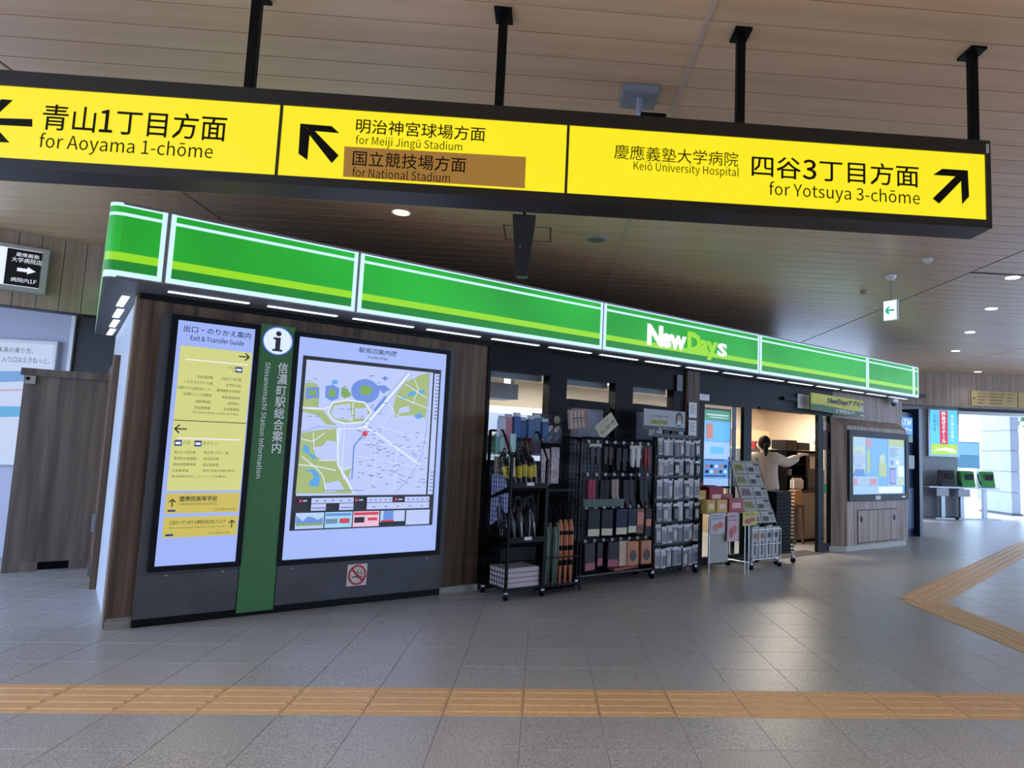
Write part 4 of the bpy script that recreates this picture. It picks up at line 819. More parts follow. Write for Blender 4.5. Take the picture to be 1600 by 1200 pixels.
# =================================================================== CLERK
def skin_fig(name, pts, edges, rad, m, parent, sub=2):
    me = bpy.data.meshes.new(name); me.from_pydata(pts, edges, []); me.materials.append(m)
    o = bpy.data.objects.new(name, me); COL.objects.link(o)
    md = o.modifiers.new('s', 'SKIN'); md.use_smooth_shade = True
    sv = me.skin_vertices[0].data if me.skin_vertices else None
    if sv is None:
        bm = bmesh.new(); bm.from_mesh(me); bm.verts.layers.skin.verify(); bm.to_mesh(me); bm.free(); sv = me.skin_vertices[0].data
    for i, r in enumerate(rad):
        sv[i].radius = (r, r) if not isinstance(r, tuple) else r
    sv[0].use_root = True
    s_ = o.modifiers.new('d', 'SUBSURF'); s_.levels = sub; s_.render_levels = sub
    dg = bpy.context.evaluated_depsgraph_get(); dg.update(); m2 = bpy.data.meshes.new_from_object(o.evaluated_get(dg))
    m2.name = name; o.modifiers.clear(); o.data = m2; bpy.data.meshes.remove(me); o.parent = parent
    for p_ in m2.polygons: p_.use_smooth = True
    return o
clerk = thing('person', 'person with dark tied hair and beige jacket reaching right inside the doorway', 'person', (3.22, 9.95, 0), R_(-12))
# body: pelvis, spine, neck, head / legs / arms
bp_ = [(0, 0, .92), (0, .0, 1.08), (0, .01, 1.24), (0, .01, 1.36), (0, .015, 1.44), (0, .03, 1.50), (0, .04, 1.58), (-.09, 0, .86), (-.10, .0, .48), (-.10, -.02, .08), (-.10, .10, .03), (.09, 0, .86), (.10, .0, .48), (.10, -.02, .08), (.10, .10, .03),
      (-.16, .01, 1.36), (-.22, .03, 1.12), (-.19, .2, .98), (-.16, .29, .98), (.16, .01, 1.36), (.34, .16, 1.30), (.52, .30, 1.40), (.585, .35, 1.425)]
be = [(0, 1), (1, 2), (2, 3), (3, 4), (4, 5), (5, 6), (0, 7), (7, 8), (8, 9), (9, 10), (0, 11), (11, 12), (12, 13), (13, 14), (3, 15), (15, 16), (16, 17), (17, 18), (3, 19), (19, 20), (20, 21), (21, 22)]
br = [(.13, .11), (.12, .1), (.13, .1), (.10, .08), .045, (.07, .08), (.065, .08), .075, .052, .035, .03, .075, .052, .035, .03, .05, .038, .026, .02, .05, .038, .026, .022]
body = skin_fig('body', bp_, be, br, skin_m, clerk)
def hand(name, base, fwd, up, parent, thumb=1):
    f = Vector(fwd).normalized(); u = Vector(up).normalized(); sd = f.cross(u)*thumb; b = Vector(base)
    pts = [b, b+f*.045]; ed = [(0, 1)]; rd = [(.03, .016), (.034, .014)]
    for k, (off, ln) in enumerate(((-.027, .062), (-.009, .072), (.009, .068), (.027, .052))):
        r0 = b+f*.06+sd*off; i = len(pts); pts += [r0, r0+f*ln*.5-u*.004, r0+f*ln-u*.02]; ed += [(1, i), (i, i+1), (i+1, i+2)]; rd += [.0085, .008, .0065]
    i = len(pts); pts += [b+f*.02-sd*.035, b+f*.05-sd*.05-u*.012, b+f*.075-sd*.05-u*.025]; ed += [(0, i), (i, i+1), (i+1, i+2)]; rd += [.011, .0095, .008]
    return skin_fig(name, [tuple(p) for p in pts], ed, rd, skin_m, parent)
hand('hand', (.585, .35, 1.43), (.8, .55, .05), (0, 0, 1), clerk); hand('hand', (-.16, .29, .98), (.2, 1, 0), (0, 0, 1), clerk, -1)
coat_m = mat('coat_beige', '#ab9684', .7, scale=(9, 9, 3), col2='#bfab99')
cp = [(0, 0, .84), (0, 0, .98), (0, .0, 1.10), (0, .01, 1.24), (0, .01, 1.36), (0, .015, 1.425), (-.17, .01, 1.365), (-.245, .03, 1.12), (-.20, .19, .99), (.17, .01, 1.365), (.34, .16, 1.295), (.53, .31, 1.39)]
ce = [(0, 1), (1, 2), (2, 3), (3, 4), (4, 5), (4, 6), (6, 7), (7, 8), (4, 9), (9, 10), (10, 11)]
crd = [(.25, .18), (.235, .17), (.21, .155), (.225, .155), (.17, .12), (.08, .075), (.09, .09), .08, .06, (.09, .09), .082, .06]
skin_fig('coat', cp, ce, crd, coat_m, clerk)
skin_fig('trousers', [(0, 0, .92), (-.09, 0, .84), (-.10, .0, .48), (-.10, -.01, .1), (.09, 0, .84), (.10, .0, .48), (.10, -.01, .1)], [(0, 1), (1, 2), (2, 3), (0, 4), (4, 5), (5, 6)], [(.15, .12), .095, .07, .055, .095, .07, .055], mat('trousers', '#23242a', .7), clerk)
for x in (-.1, .1): G().box(x-.045, x+.045, -.07, .18, 0, .075).build('shoe', black, clerk, bevel=.02)
hm = mat('hair', '#0d0908', .75, spec=.2)
T = Matrix.Translation((0, .03, 1.575))
g = G(); g.ball((0, -.012, 1.585), .105, 16, sq=(.88, 1.0, 1.02)); g.build('hair', hm, clerk, smooth=True)
skin_fig('ponytail', [(0, -.105, 1.58), (.01, -.14, 1.53), (.01, -.125, 1.45), (.01, -.115, 1.38)], [(0, 1), (1, 2), (2, 3)], [.03, .038, .03, .012], hm, clerk)
g = G(); g.ball((-.045, .085, 1.545), .062, 12, sq=(1, .9, .95)); g.build('face_mask', mat('mask_white', '#dcdcdc', .6), clerk, smooth=True)
g = G(); g.ball((-.03, .07, 1.60), .062, 12); g.ball((-.082, .03, 1.57), .02, 8); g.ball((-.075, .115, 1.6), .011, 6); g.build('face', skin_m, clerk, smooth=True)
for x in ((-.083, .10, 1.615), (-.035, .133, 1.615)): G().ball(x, .009, 8).build('eye', black2, clerk)
small('flat_packet', 'thin pale packet held out in the reaching hand of the clerk', 'packet', 0, 0, 0, G().box(0, .16, 0, .1, 0, .012), mat('packet_cream', '#e2d6bd', .5))
bpy.data.objects['flat_packet'].location = (3.22+.66, 9.95+.22, 1.44)
# =================================================================== RACKS
def wheel(parent, x, y, r=.03):
    w_ = G().cyl((x-.012, y, r), (x+.012, y, r), r, 14).build('caster', black2, parent); G().box(x-.016, x+.016, y-.012, y+.012, r*1.2, r*2.6).build('fork', chrome, w_)
def grid(x0, x1, z0, z1, y, step, r=.0022, ax='x'):
    g = G(); n = max(2, int((x1-x0)/step)); 
    def B(a0, a1, b0, b1):
        if ax == 'x': g.box(a0, a1, y-r, y+r, b0, b1)
        else: g.box(y-r, y+r, a0, a1, b0, b1)
    for k in range(n+1): x = x0+(x1-x0)*k/n; B(x-r, x+r, z0, z1)
    n = max(2, int((z1-z0)/step))
    for k in range(n+1): z = z0+(z1-z0)*k/n; B(x0, x1, z-r, z+r)
    return g
# --- umbrella rack
ur = sthing('umbrella_rack', 'black wheeled wire rack of umbrellas beside the wood column', 'rack', 2.73, -.5, 0)
Wd, Dp = .40, .42
for x, y, h in ((0, 0, 1.28), (Wd, 0, 1.28), (0, Dp, 1.54), (Wd, Dp, 1.54)): G().box(x-.012, x+.012, y-.012, y+.012, .07, h).build('upright', black2, ur)
for x in (0, Wd): G().tube([(x, 0, 1.28), (x, .18, 1.54), (x, Dp, 1.54)], .011, 6).build('slanted_arm', black2, ur); wheel(ur, x, 0); wheel(ur, x, Dp)
for z, y1 in ((.08, Dp), (.33, Dp), (1.54, Dp)): G().box(0, Wd, y1-.012, y1+.012, z-.01, z+.01).build('rail', black2, ur)
G().box(0, Wd, 0, Dp, .085, .10).build('bottom_shelf', black2, ur)
for z, f in ((.54, .18), (1.04, .16)):
    b_ = G().prism([(0, z), (0.02, z-.06), (Dp, z-f), (Dp, z-f+.02)], .01, Wd-.01, ax='x').box(0, Wd, -.014, .0, z-.03, z+.02).build('bin', black2, ur); G().box(Wd*.42, Wd*.62, -.018, -.014, z-.008, z+.022).build('price_tag', mat('tag_white', '#c8c6c0', .5), b_)
G().box(.01, Wd-.01, .12, .14, .33, .54).build('lower_panel', black2, ur)
grid(0, Dp, .1, 1.28, -.012, .045, ax='y').build('side_grid', black2, ur, kind='stuff')
grid(0, Wd, .1, 1.5, Dp-.02, .05).build('back_grid', black2, ur, kind='stuff')
def umb(lab, s, d, z, L_, m, hm_, tilt=(0, 0), grp=None, band=None, hook=.045):
    t = sthing('umbrella', lab, 'umbrella', s, d, z, grp); t.rotation_euler = (tilt[0], tilt[1], FA)
    G().lathe([(.004, 0), (.012, .03), (.03, L_*.45), (.034, L_*.68), (.018, L_*.8)], 8).build('folded_canopy', m, t)
    if band: G().lathe([(.0225, L_*.3), (.0365, L_*.52), (.0375, L_*.6)], 8).build('label_band', band, t)
    zz = L_; pts = [(0, 0, L_*.78), (0, 0, zz)]+[(hook*.5-hook*.5*math.cos(a), 0, zz+hook*.5*math.sin(a)) for a in [R_(45*k) for k in range(1, 5)]]+[(hook, 0, zz-.025)]
    G().tube(pts, .007, 6).build('handle', hm_, t); return t
um = mat('umbrella_black', '#111318', .35); ug = mat('umbrella_green', '#3d5244', .5); uo = mat('umbrella_orange', '#a9603c', .5); yb = mat('band_yellow', '#b5a32c', .5)
pc = lambda: random.uniform(-.02, .02)
for j in range(2):
    for k in range(6):
        umb(f"black folded umbrella in the upper bin, {ordn(k)} from the left in the {('front', 'rear')[j]} line", 2.76+.062*k+pc()*.5, -.44+.13*j, .98+.04*j, .38+.03*(k % 2), um, um, (R_(-14), R_(random.uniform(-7, 7))), 'black umbrellas in the upper bin', yb if j == 0 else None)
for j in range(2):
    for k in range(5):
        umb(f"black bagged umbrella in the lower bin, {ordn(k)} from the left in the {('front', 'rear')[j]} line", 2.77+.075*k, -.44+.12*j, .5+.03*j, .40+.04*(k % 2), mat('umbrella_bagged', '#1d2126', .15), um, (R_(-16), R_(random.uniform(-9, 9))), 'bagged umbrellas in the lower bin', hook=.06)
for k in range(4):
    umb(f"long olive green umbrella standing low beside the rack, {ordn(k)} from the left", 3.21+.045*k, -.42+.02*(k % 2), .05, .72+.05*(k % 2), ug, black2, (R_(-3), R_(2)), 'long umbrellas right of the umbrella rack')
for k in range(3):
    u_ = umb(f"long orange and black banded umbrella, {('left', 'middle', 'right')[k]} one of three", 3.40+.065*k, -.40, .05, .80, uo, black2, (R_(-3), 0), 'banded umbrellas right of the umbrella rack')
    for q_ in (.2, .34, .48): G().lathe([(.022+.02*q_, q_), (.026+.022*q_, q_+.05)], 8).build('dark_band', black2, u_)
t = sthing('umbrella_stand', 'low black wire stand holding the long umbrellas', 'stand', 3.18, -.46, 0)
for z in (.08, .34, .98):
    for y in (0, .166): G().box(0, .42, y-.006, y+.006, z-.006, z+.006).build('ring_rail', black2, t)
for x in (0, .42):
    for y in (0, .166): G().box(x-.006, x+.006, y-.006, y+.006, 0, 1.0).build('upright', black2, t)
G().box(0, .42, 0, .166, .03, .045).build('tray', black2, t)
# packets on top, behind side grid, below
def packet(lab, s, d, z, w_, h_, col, grp, card=None, name='packet', th=.02, hook=True, col2=None):
    t = sthing(name, lab, 'packet', s, d, z, grp)
    if hook: t.rotation_euler = (0, random.uniform(-.035, .035), FA+random.uniform(-.1, .1))
    m = mat('pouch_'+col[1:], col, .5, spec=.2) if not col2 else mat('pouch_'+col[1:]+col2[1:], col, .3, scale=(28, 28, 28), col2=col2)
    if name == 'glove_pair':
        for x in (0, .46):
            o_ = [(.08, 0), (.42, 0), (.44, .35), (.50, .50), (.46, .58), (.38, .52), (.36, .95), (.28, 1), (.22, .97), (.12, .95), (.06, .5)]
            G().prism([((a+x)*w_, (1-b)*h_*.88) for a, b in o_][::-1], 0, th, ).build('glove', m, t, bevel=.003)
    elif name == 'sock_pair':
        for x in (0, .4):
            o_ = [(.06, 1), (.46, 1), (.46, .4), (.58, .12), (.5, .0), (.36, .02), (.08, .34)]
            G().prism([((a+x)*w_, b*h_*.9) for a, b in o_], 0, th).build('sock', m, t, bevel=.003)
    else: G().box(0, w_, 0, th, 0, h_*(.84 if card else 1)).build('pouch', m, t, bevel=.004)
    if card: G().box(0, w_, th*.3, th*.6, h_*.82, h_).build('header_card', mat('card_'+card[1:], card, .5), t)
    if hook: G().tube([(w_/2, th, h_*.95), (w_/2, -.025, h_*.95)], .002, 4).build('hook', chrome, t)
    return t
for k, c in enumerate(('#b9c2d6', '#b87f8a', '#3f5f94', '#34588e', '#4a658f', '#5b6f92', '#39588a')):
    packet(f"soft packaged raincoat on top of the umbrella rack, {ordn(k)} from the left", 2.70+.082*k, -.3+.02*(k % 2), 1.48, .075, .2+.02*(k % 3), c, 'raincoat packets', '#aab0bd', hook=False, th=.05)
for j, (z, cs) in enumerate(((1.34, ('#6f9e98', '#8fb0ac', '#b87f94', '#9fc0bb')), (1.12, ('#a5a184', '#8f7f3f', '#5d9a6a', '#b9b7b0')))):
    for k in range(4):
        t = packet(f"small packet behind the rack's side grid, {('upper', 'lower')[j]} line, {ordn(k)} from the back", 2.755, -.14-.09*k, z, .08, .17, cs[k], 'packets behind the side grid', hook=False); t.rotation_euler = (0, 0, FA-math.pi/2)
t = sthing('pleated_sheet', 'pale lilac pleated plastic sheet hanging inside the umbrella rack side', 'sheet', 2.745, -.1, .62)
g = G()
for k in range(8):
    y0 = -.04*k; g.quad([(.0 if k % 2 else .015, y0, .02*k), (.015 if k % 2 else 0, y0-.04, .02*(k+1)), (.015 if k % 2 else 0, y0-.04, .5), (.0 if k % 2 else .015, y0, .5)])
g.build('sheet', mat('lilac', '#8f93bd', .5), t)
for k in range(4):
    packet(f"flat white striped carton on the umbrella rack's bottom shelf, {('lowest', 'second up', 'third up', 'topmost')[k]}", 2.75, -.47, .101+.045*k, .36, .04, '#b9aeb2', 'flat cartons on the rack shelf', hook=False, th=.3, name='flat_carton')
t = sthing('mask_poster', 'dark navy display card with rows of pale mask shapes above the umbrella rack', 'card', 3.2, -.1, 1.44)
G().box(0, .37, 0, .01, 0, .3).build('card', mat('navy_card', '#191d33', .5), t)
printed('print', t, -.001, [mat('mask_pale', '#b9b3a8', .5), mat('mask_pink', '#a8827f', .5), mat('mask_blue', '#5a6480', .5)], [([(.1+.085*k, .12), (.13+.085*k, .115), (.17+.085*k, .16), (.165+.085*k, .185), (.13+.085*k, .18), (.1+.085*k, .15)], 0) for k in range(3)]+[([(.1+.085*k, .03), (.13+.085*k, .02), (.165+.085*k, .07), (.13+.085*k, .085)], 1 if k == 0 else 2) for k in range(3)]+[(disc(.30, .245, .04, .042), 0), (rect(.02, .13, .24, .27), 2), ([(.02, .12), (.08, .18), (.08, .22), (.0, .22)], 1)])
for k in range(2): packet(f"plaid pink and grey scarf bag hanging beside the umbrellas, {('left', 'right')[k]} one", 3.2+.11*k, -.3, 1.02+.02*k, .1, .36, '#5a3f4c', 'plaid scarf bags', '#8b8286', name='scarf_bag', col2='#a88c90')
# --- black goods rack
gk = sthing('goods_rack', 'black wheeled grid rack hung with gloves and socks in mid storefront', 'rack', 3.66, -.32, 0)
Wd = 1.05
for x in (0, Wd): G().tube([(x, 0, .07), (x, 0, 1.46), (x+(.03 if x == 0 else -.03), 0, 1.51)], .012, 8).build('upright', black2, gk); wheel(gk, x, .0, .032); wheel(gk, x, .28, .032); G().box(x-.012, x+.012, 0, .28, .06, .085).build('foot', black2, gk)
G().tube([(.03, 0, 1.51), (Wd-.03, 0, 1.51)], .012, 8).build('top_bar', black2, gk); G().tube([(0.02, .28, 1.51), (Wd-.03, .28, 1.51)], .01, 8).build('top_bar', black2, gk)
for x in (0, Wd): G().tube([(x, .28, .07), (x, .28, 1.51)], .01, 8).build('upright', black2, gk); G().tube([(x, 0, 1.49), (x, .28, 1.51)], .01, 6).build('side_bar', black2, gk)
for z in (1.47, 1.13, .79, .45):
    r_ = G().box(0, Wd, .02, .035, z-.012, z+.012).build('hook_rail', black2, gk)
    for k in range(8): G().box(.09+.12*k, .12+.12*k, .0, .02, z-.012, z+.02).build('price_holder', mat('holder', '#6f7378', .3), r_)
grid(0, Wd, .12, 1.5, .27, .05).build('back_grid', black2, gk, kind='stuff'); grid(0, .28, .12, 1.48, 0, .05, ax='y').build('side_grid', black2, gk, kind='stuff')
G().box(0, Wd, 0, .28, .10, .115).build('tray', mat('tray_dark', '#2b2624', .5), gk)
rows = [(1.45, [(.12, .16, .22, '#34363d'), (.30, .14, .22, '#3b3436'), (.46, .2, .28, '#0a0a0c'), (.68, .17, .24, '#b9bbb9'), (.88, .1, .25, '#7e2329')], 'gloves', ('grey', 'brown', 'black ribbed', 'white', 'dark red')),
        (1.11, [(.1, .12, .30, '#8f2f4a'), (.25, .15, .32, '#0b0b0e'), (.42, .13, .28, '#8c7a72'), (.58, .2, .33, '#141519'), (.82, .16, .33, '#0d0e11')], 'socks', ('magenta', 'black', 'taupe', 'dark striped', 'black dotted')),
        (.77, [(.12, .16, .27, '#121820'), (.30, .15, .27, '#111922'), (.50, .16, .27, '#151b33'), (.67, .12, .26, '#181f38'), (.79, .12, .27, '#6e4a3a'), (.92, .1, .3, '#1b1214')], 'hosiery packs', ('dark teal', 'slate', 'navy patterned', 'navy dotted', 'brown', 'black')),
        (.43, [(.1, .14, .28, '#353137'), (.26, .08, .24, '#2a2226'), (.40, .14, .26, '#302e34'), (.56, .14, .26, '#b8a58f')], 'boxed packs', ('grey', 'small black', 'dark grey', 'cream'))]
for j, (zt, its, kind_, cn) in enumerate(rows):
    for k, (x, w_, h_, c) in enumerate(its):
        t = packet(f"{cn[k]} pair of {kind_} hanging on the {('top', 'second', 'third', 'bottom')[j]} row of the black goods rack" if j < 2 else f"{cn[k]} {kind_[:-1]} hanging on the {('top', 'second', 'third', 'bottom')[j]} row of the black goods rack", 3.66+x, -.33, zt-h_, w_, h_, c, f'{kind_} on the black goods rack', '#a9a79c' if (j, k) in ((0, 0), (0, 3)) else None, name=('glove_pair', 'sock_pair', 'hanging_pack', 'hanging_pack')[j], th=.03)
        if j == 2 and k < 4: G().box(.005, w_-.005, -.003, 0, .005, .075).build('white_label', mat('label_cream', '#bdb69a', .5), t)
        if j == 2 and k >= 4: G().box(.01, w_-.01, -.003, 0, h_*.35, h_*.85 if k == 4 else h_*.6).build('colour_label', mat('label_coral', '#b5644f' if k == 4 else '#b02c50', .5), t)
        if j == 3 and k in (0, 1, 2): G().box(.005, w_-.005, -.003, 0, .01, .08).build('pink_label', mat('label_rose', '#94404f', .5), t)
        if j == 1 and k in (1, 2): G().box(w_*.4, w_*.6, -.004, 0, .0, .05).build('small_tag', mat('tag_white', '#c8c6c0'), t)
for k in range(2):
    t = packet(f"peach-coloured boxed item with dark oval, {('left', 'right')[k]} of the pair on the bottom row", 4.33+.2*k, -.34, .17, .16-.02*k, .25, '#b07a5c', 'peach boxed items', hook=True, name='boxed_item', th=.08)
    G().prism(disc((.16-.02*k)/2, .1, .045, .06), -.003, 0).build('dark_oval', mat('oval', '#221a1a', .5), t)
for k in range(3): packet(f"coral folded item lying on the tray of the black goods rack, {ordn(k)} from left", 4.2+.13*k, -.28+.03*k, .116, .14, .03, '#a1543f', 'folded items on the tray', hook=False, th=.12, name='folded_item')
small('green_display_strip', 'long dark green strip between second and third row of the goods rack', 'strip', 3.70, -.35, .80, G().box(0, .55, 0, .01, 0, .08), mat('dark_green', '#14391d', .5))
# tags on top of goods rack
def price_card(lab, s, z, w_, h_, rot, m, txt=None):
    t = sthing('price_card', lab, 'card', s, -.28, z); t.rotation_euler = Matrix.Rotation(FA, 3, 'Z').to_4x4().to_euler(); t.matrix_world = Matrix.Translation(W(s, -.28, z))@Matrix.Rotation(FA, 4, 'Z')@Matrix.Rotation(-rot, 4, 'Y')
    G().box(-w_/2, w_/2, 0, .006, 0, h_).build('card', m, t); G().tube([(0, .004, -.15), (0, .004, .02)], .003, 5).build('clip_stick', PLASTIC, t); return t
t = price_card('pinkish striped price card clipped on the goods rack top', 3.65, 1.6, .25, .2, R_(6), mat('card_pale', '#a9a08e', .5))
printed('print', t, -.001, [mat('stripe_pink', '#8c5a54', .5), mat('ink_dim', '#4c3f38', .5)], [(rect(-.115+.05*k, -.095+.05*k, .02, .18), 0) for k in range(5)]+[(rect(-.125, .125, .0, .014), 0), (rect(-.125, .125, .186, .2), 0), (rect(-.125, -.112, .0, .2), 0), (rect(.112, .125, 0, .2), 0), (rect(-.07, .08, .1, .115), 1), (rect(-.05, .06, .07, .08), 1)])
t = price_card('tilted cream price card reading one thousand yen on the goods rack top', 4.08, 1.58, .28, .17, R_(38), mat('card_cream', '#aea98f', .5))
printed('print', t, -.001, [mat('ink_dark', '#26231c', .5)], [], [('¥1,000+税', -.11, .12, .035, .095, 0, .02), ('よりどり2足', -.08, .06, .12, .145, 0, .01)])
# --- phone accessory rack
ar = sthing('accessory_rack', 'black rack with six rows of grey phone accessory packets', 'rack', 4.74, -.28, 0)
Wd = .70
for x in (0, Wd): G().box(x-.012, x+.012, -.01, .015, .05, 1.56).build('upright', black2, ar); wheel(ar, x, 0.0, .035); wheel(ar, x, .25, .035); G().box(x-.012, x+.012, 0, .26, .06, .08).build('foot', black2, ar)
G().box(0, Wd, .03, .04, .3, 1.6).build('back_panel', mat('rack_back', '#1d1f22', .5), ar)
RZ = [(1.545, .19), (1.32, .19), (1.09, .22), (.83, .21), (.58, .2), (.33, .22)]
for z, h_ in RZ: G().box(0, Wd, -.0, .015, z-.01, z+.012).build('hook_rail', black2, ar)
G().box(0, Wd, 0, .25, .075, .09).build('base', black2, ar)
rn = random.Random(11); gs_ = ['#8f9199', '#a3a4aa', '#73757d', '#9a97a5', '#b3b3b6', '#5e6068', '#85838c', '#a59aa0']
for j, (z, h_) in enumerate(RZ):
    for k in range(8):
        c = gs_[(k*3+j*5+rn.randrange(3)) % 8]
        if j in (1, 3) and k in (3, 5, 7): c = '#2a2c31'
        t = packet(f"small phone accessory packet, {ordn(k)} from the left in the {('top', 'second', 'third', 'fourth', 'fifth', 'bottom')[j]} row of the grey rack", 4.755+.085*k+rn.uniform(-.006, .006), -.325-.012*(k % 2), z-h_*1.0+rn.uniform(-.012, .004), .077, h_*rn.uniform(.93, 1.02), c, 'phone accessory packets', '#c3c6cc')
        G().box(.015, .068, -.003, .0, .03, h_*.62).build('inner_item', mat('inner_%d' % ((k+j) % 3), ('#4a4b52', '#aaa6a2', '#6b6a75')[(k+j) % 3], .4), t)
        G().box(.03, .053, -.026, -.022, h_*.92, h_*1.02).build('price_flag', mat('flag_pale', '#a9b6c8', .4), t)
t = sthing('mask_advert', 'white landscape advert card with yellow price bubble above the accessory rack', 'card', 4.62, -.22, 1.64)
G().box(0, .66, 0, .012, 0, .235).build('card', mat('advert_pale', '#9fa5ac', .5), t)
printed('print', t, -.001, [mat('advert_black', '#14161a', .5), mat('advert_yellow', '#a8a444', .5), mat('advert_skin', '#9a7a6a', .5), mat('advert_white', '#c5c7cb', .5)],
   [(rect(0, .66, 0, .045), 0), ([(.10, .06), (.36, .06), (.38, .085), (.36, .12), (.10, .12), (.08, .09)], 1), (disc(.56, .14, .06, .085), 0), (disc(.56, .135, .038, .055), 2), (rect(.525, .595, .075, .125), 3), (disc(.25, .022, .012), 3)],
   [('しっとり潤いマスク', .10, .38, .145, .17, 0, .01), ('3枚入り¥330', .12, .36, .072, .11, 0, .02), ('MASK CLUB', .29, .42, .014, .03, 3, .0)])
for k in range(5): packet(f"small clear packet hanging right under the mask advert, {ordn(k)} from the left", 4.68+.12*k, -.24, 1.57, .09, .07, ('#8f949c', '#a9adb4', '#25272b', '#1d1f23', '#9297a0')[k], 'packets under the mask advert')
# --- snack table
tb_ = sthing('snack_table', 'small folding display table with thin steel legs in front of the door glass', 'table', 5.49, -.45, 0)
G().box(0, .66, 0, .36, .685, .70).build('top', mat('table_top', '#a3a09a', .5), tb_)
for x, y in ((.01, .01), (.65, .01), (.01, .35), (.65, .35)): G().cyl((x, y, 0), (x, y, .69), .007, 8).build('leg', chrome, tb_)
G().box(.0, .35, .02, .024, .12, .66).build('white_board', mat('board_white', '#8f8e88', .5), tb_)
packs = [(5.47, -.42, .70, .15, .15, '#b79a55'), (5.63, -.43, .70, .19, .15, '#bf9d4e'), (5.84, -.44, .70, .26, .16, '#a2464f'), (5.47, -.25, .70, .17, .25, '#b9a05c'), (5.66, -.28, .70, .26, .29, '#8c2438'), (5.93, -.26, .70, .18, .2, '#9c5a4a'), (5.47, -.1, .70, .28, .34, '#7c1d33'), (5.78, -.12, .70, .2, .3, '#8b2b40')]
nm = ['yellow snack box front left on the display table', 'wider yellow snack box front middle on the display table', 'pink red snack bag front right on the display table', 'yellow box in the middle line at the left of the table', 'dark crimson snack bag in the middle of the table', 'brownish snack bag at the right of the middle line', 'dark red box at the back left of the table', 'crimson box at the back of the table beside the signage']
for k, (s, d, z, w_, h_, c) in enumerate(packs):
    t = packet(nm[k], s, d, z, w_, h_, c, 'snacks on the display table', hook=False, th=.12, name='snack_pack')
    G().box(w_*.2, w_*.8, -.003, 0, h_*.3, h_*.7).build('label', mat('snack_label_%d' % (k % 3), ('#cdbf8a', '#d8b0a8', '#c7a4a0')[k % 3], .5), t)
def flyer(lab, s, z, w_, h_, cols_, d=-.462):
    t = sthing('flyer', lab, 'flyer', s, d, z); G().box(0, w_, 0, .003, 0, h_).build('sheet', mat('fl_'+cols_[0][1:], cols_[0], .5), t)
    printed('print', t, -.001, [mat('fl_'+c[1:], c, .5) for c in cols_[1:]], [(disc(w_*.35, h_*.3, w_*.22, h_*.18), 0), (disc(w_*.68, h_*.42, w_*.2, h_*.16), 1), (rect(w_*.1, w_*.9, h_*.72, h_*.76), 2), (rect(w_*.1, w_*.8, h_*.85, h_*.89), 2)]); return t
flyer('pale flyer with orange dishes hung from the display table front', 5.49, .46, .25, .24, ['#a9a4ae', '#b06a4a', '#b0454f', '#5a5a80'])
flyer('tall pink flyer with red dishes hung beside the pale flyer', 5.78, .36, .19, .34, ['#b397a0', '#a8323f', '#b5505a', '#6a4a70'], d=-.468)
t = flyer('yellow price placard with red square on a thin stand by the newspapers', 6.02, .54, .27, .17, ['#b3a634', '#8e2f28', '#8e2f28', '#2a2615'], d=-.50)
G().cyl((.13, .01, -.54), (.13, .01, .0), .006, 8).build('stand_pole', chrome, t)
# --- newspaper rack
nr = sthing('newspaper_rack', 'leaning wire newspaper rack on casters before the doorway', 'rack', 6.22, -.47, 0)
for x in (0, .56):
    G().tube([(x, 0, .07), (x, .04, .5), (x, .38, 1.36)], .008, 8).build('leaning_frame', mat('rack_wire', '#55585e', .3, .7), nr); G().tube([(x, .35, .07), (x, .38, 1.3)], .007, 6).build('rear_leg', black2, nr); wheel(nr, x, .0, .032); wheel(nr, x, .36, .032)
    G().tube([(x, 0, .08), (x, .36, .08)], .007, 6).build('side_rail', chrome, nr)
for y in (0, .36): G().tube([(0, y, .08), (.56, y, .08)], .007, 6).build('cross_rail', chrome, nr)
g = grid(0, .56, .12, .48, -.02, .14, .003); g.box(0, .56, -.02, .12, .12, .126); g.build('bottom_basket', chrome, nr)
npm = mat('newsprint', '#8f918f', .7, scale=(60, 200, 140), col2='#b3b4b0'); inkm = mat('news_ink', '#303236', .6); ny = mat('news_yellow', '#8f8a4a', .6); nred = mat('news_rose', '#7e5a66', .6)
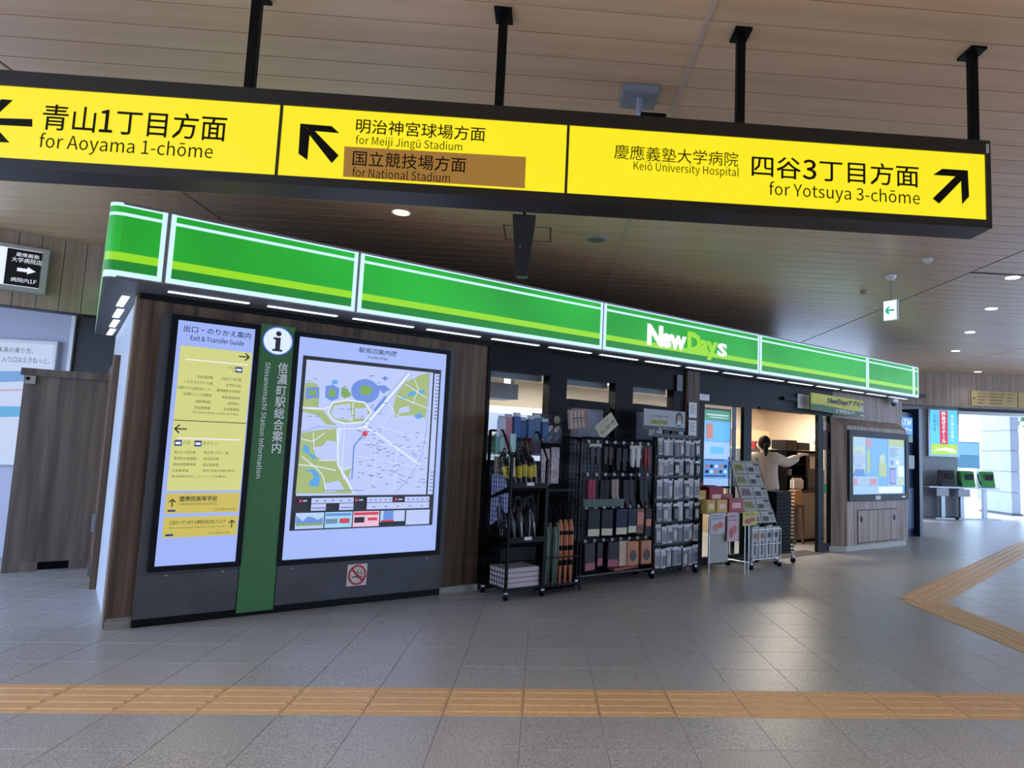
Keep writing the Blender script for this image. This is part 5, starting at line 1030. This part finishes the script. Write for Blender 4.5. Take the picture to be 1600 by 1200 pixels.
for j in range(5):
    z = 1.16-.152*j; y = .30-.063*j
    G().box(0, .56, y-.01, y+.05, z-.012, z-.004).build('tier', black2, nr)
    for k in range(2):
        t = sthing('newspaper', f"folded newspaper on the {('top', 'second', 'third', 'fourth', 'fifth')[j]} tier of the rack, {('left', 'right')[k]} one", 'newspaper', 6.23+.29*k, -.47+y-.004*k, z, 'newspapers on the rack tiers'); t.matrix_world = Matrix.Translation(W(6.23+.28*k-.02*(j % 2), -.47+y, z))@Matrix.Rotation(FA, 4, 'Z')@Matrix.Rotation(R_(-20), 4, 'X')
        G().box(0, .27, 0, .015, 0, .165).build('sheets', npm, t, bevel=.003)
        sh = [(rect(.02, .25, .145, .152), 0)]
        if k == 0: sh += [(rect(.03, .2, .02, .12), (1, 1, 2, 1, 0)[j])]+[(q_, 0) for q_ in strip([(.05, .04), (.09, .1), (.13, .05), (.17, .1)], .012)]
        else: sh += [(rect(.02, .13, .02, .08), 0), (rect(.15, .25, .1, .13), 0)]
        sh += [(rect(.15, .25, .03+.014*i, .034+.014*i), 0) for i in range(4)]
        printed('print', t, -.001, [inkm, ny, nred], sh)
for k in range(4):
    t = sthing('rolled_newspaper', f"folded newspaper standing upright in the bottom basket, {ordn(k)} from the left", 'newspaper', 6.24+.135*k, -.46, .13, 'newspapers in the bottom basket')
    G().prism([(0, 0), (.12, 0), (.135+.02*(k == 3), .40-.03*(k % 2)), (.01, .38)], 0, .05).build('sheets', npm, t)
    printed('print', t, -.001, [mat('news_orange', '#8f5f48', .6), inkm], [(rect(.02, .11, .24, .30), 0 if k < 2 else 1), (rect(.05, .075, .04, .2), 1)])
# --- basket stack
bt = sthing('basket_trolley', 'chrome wheeled trolley under the shopping baskets', 'trolley', 6.86, -.36, 0)
for x, y in ((0, 0), (.36, 0), (0, .3), (.36, .3)): wheel(bt, x, y, .035); G().tube([(x, y, .08), (x, y, .24)], .009, 8).build('leg', chrome, bt)
for y in (0, .3): G().tube([(-.05, y, .1), (.42, y, .1)], .008, 6).build('cross_bar', chrome, bt)
for x in (0, .36): G().tube([(x, -.03, .12), (x, .33, .12)], .008, 6).build('side_bar', chrome, bt)
g = G(); n_ = 8
g.prism([(.02, .02), (.34, .02), (.34, .28), (.02, .28)], 0, .04, ax='z'); g.box(-.015, .375, -.015, .315, .03, .046); gb = g
me = None
for k in range(17):
    if me is None: o = gb.build('shopping_basket', mat('basket_black', '#08090b', .6, spec=.15), None, bevel=.003); me = o.data
    else: o = bpy.data.objects.new('shopping_basket', me); COL.objects.link(o)
    o.location = W(6.86+(.004 if k % 2 else 0), -.36, .125+.0475*k); o.rotation_euler = (0, 0, FA); tag(o, f"black shopping basket in the nested stack, {'topmost' if k == 16 else 'lowest' if k == 0 else ordn(k-1)+' above the lowest'}" if k < 16 else 'black shopping basket topmost in the nested stack', 'basket', 'nested shopping baskets')
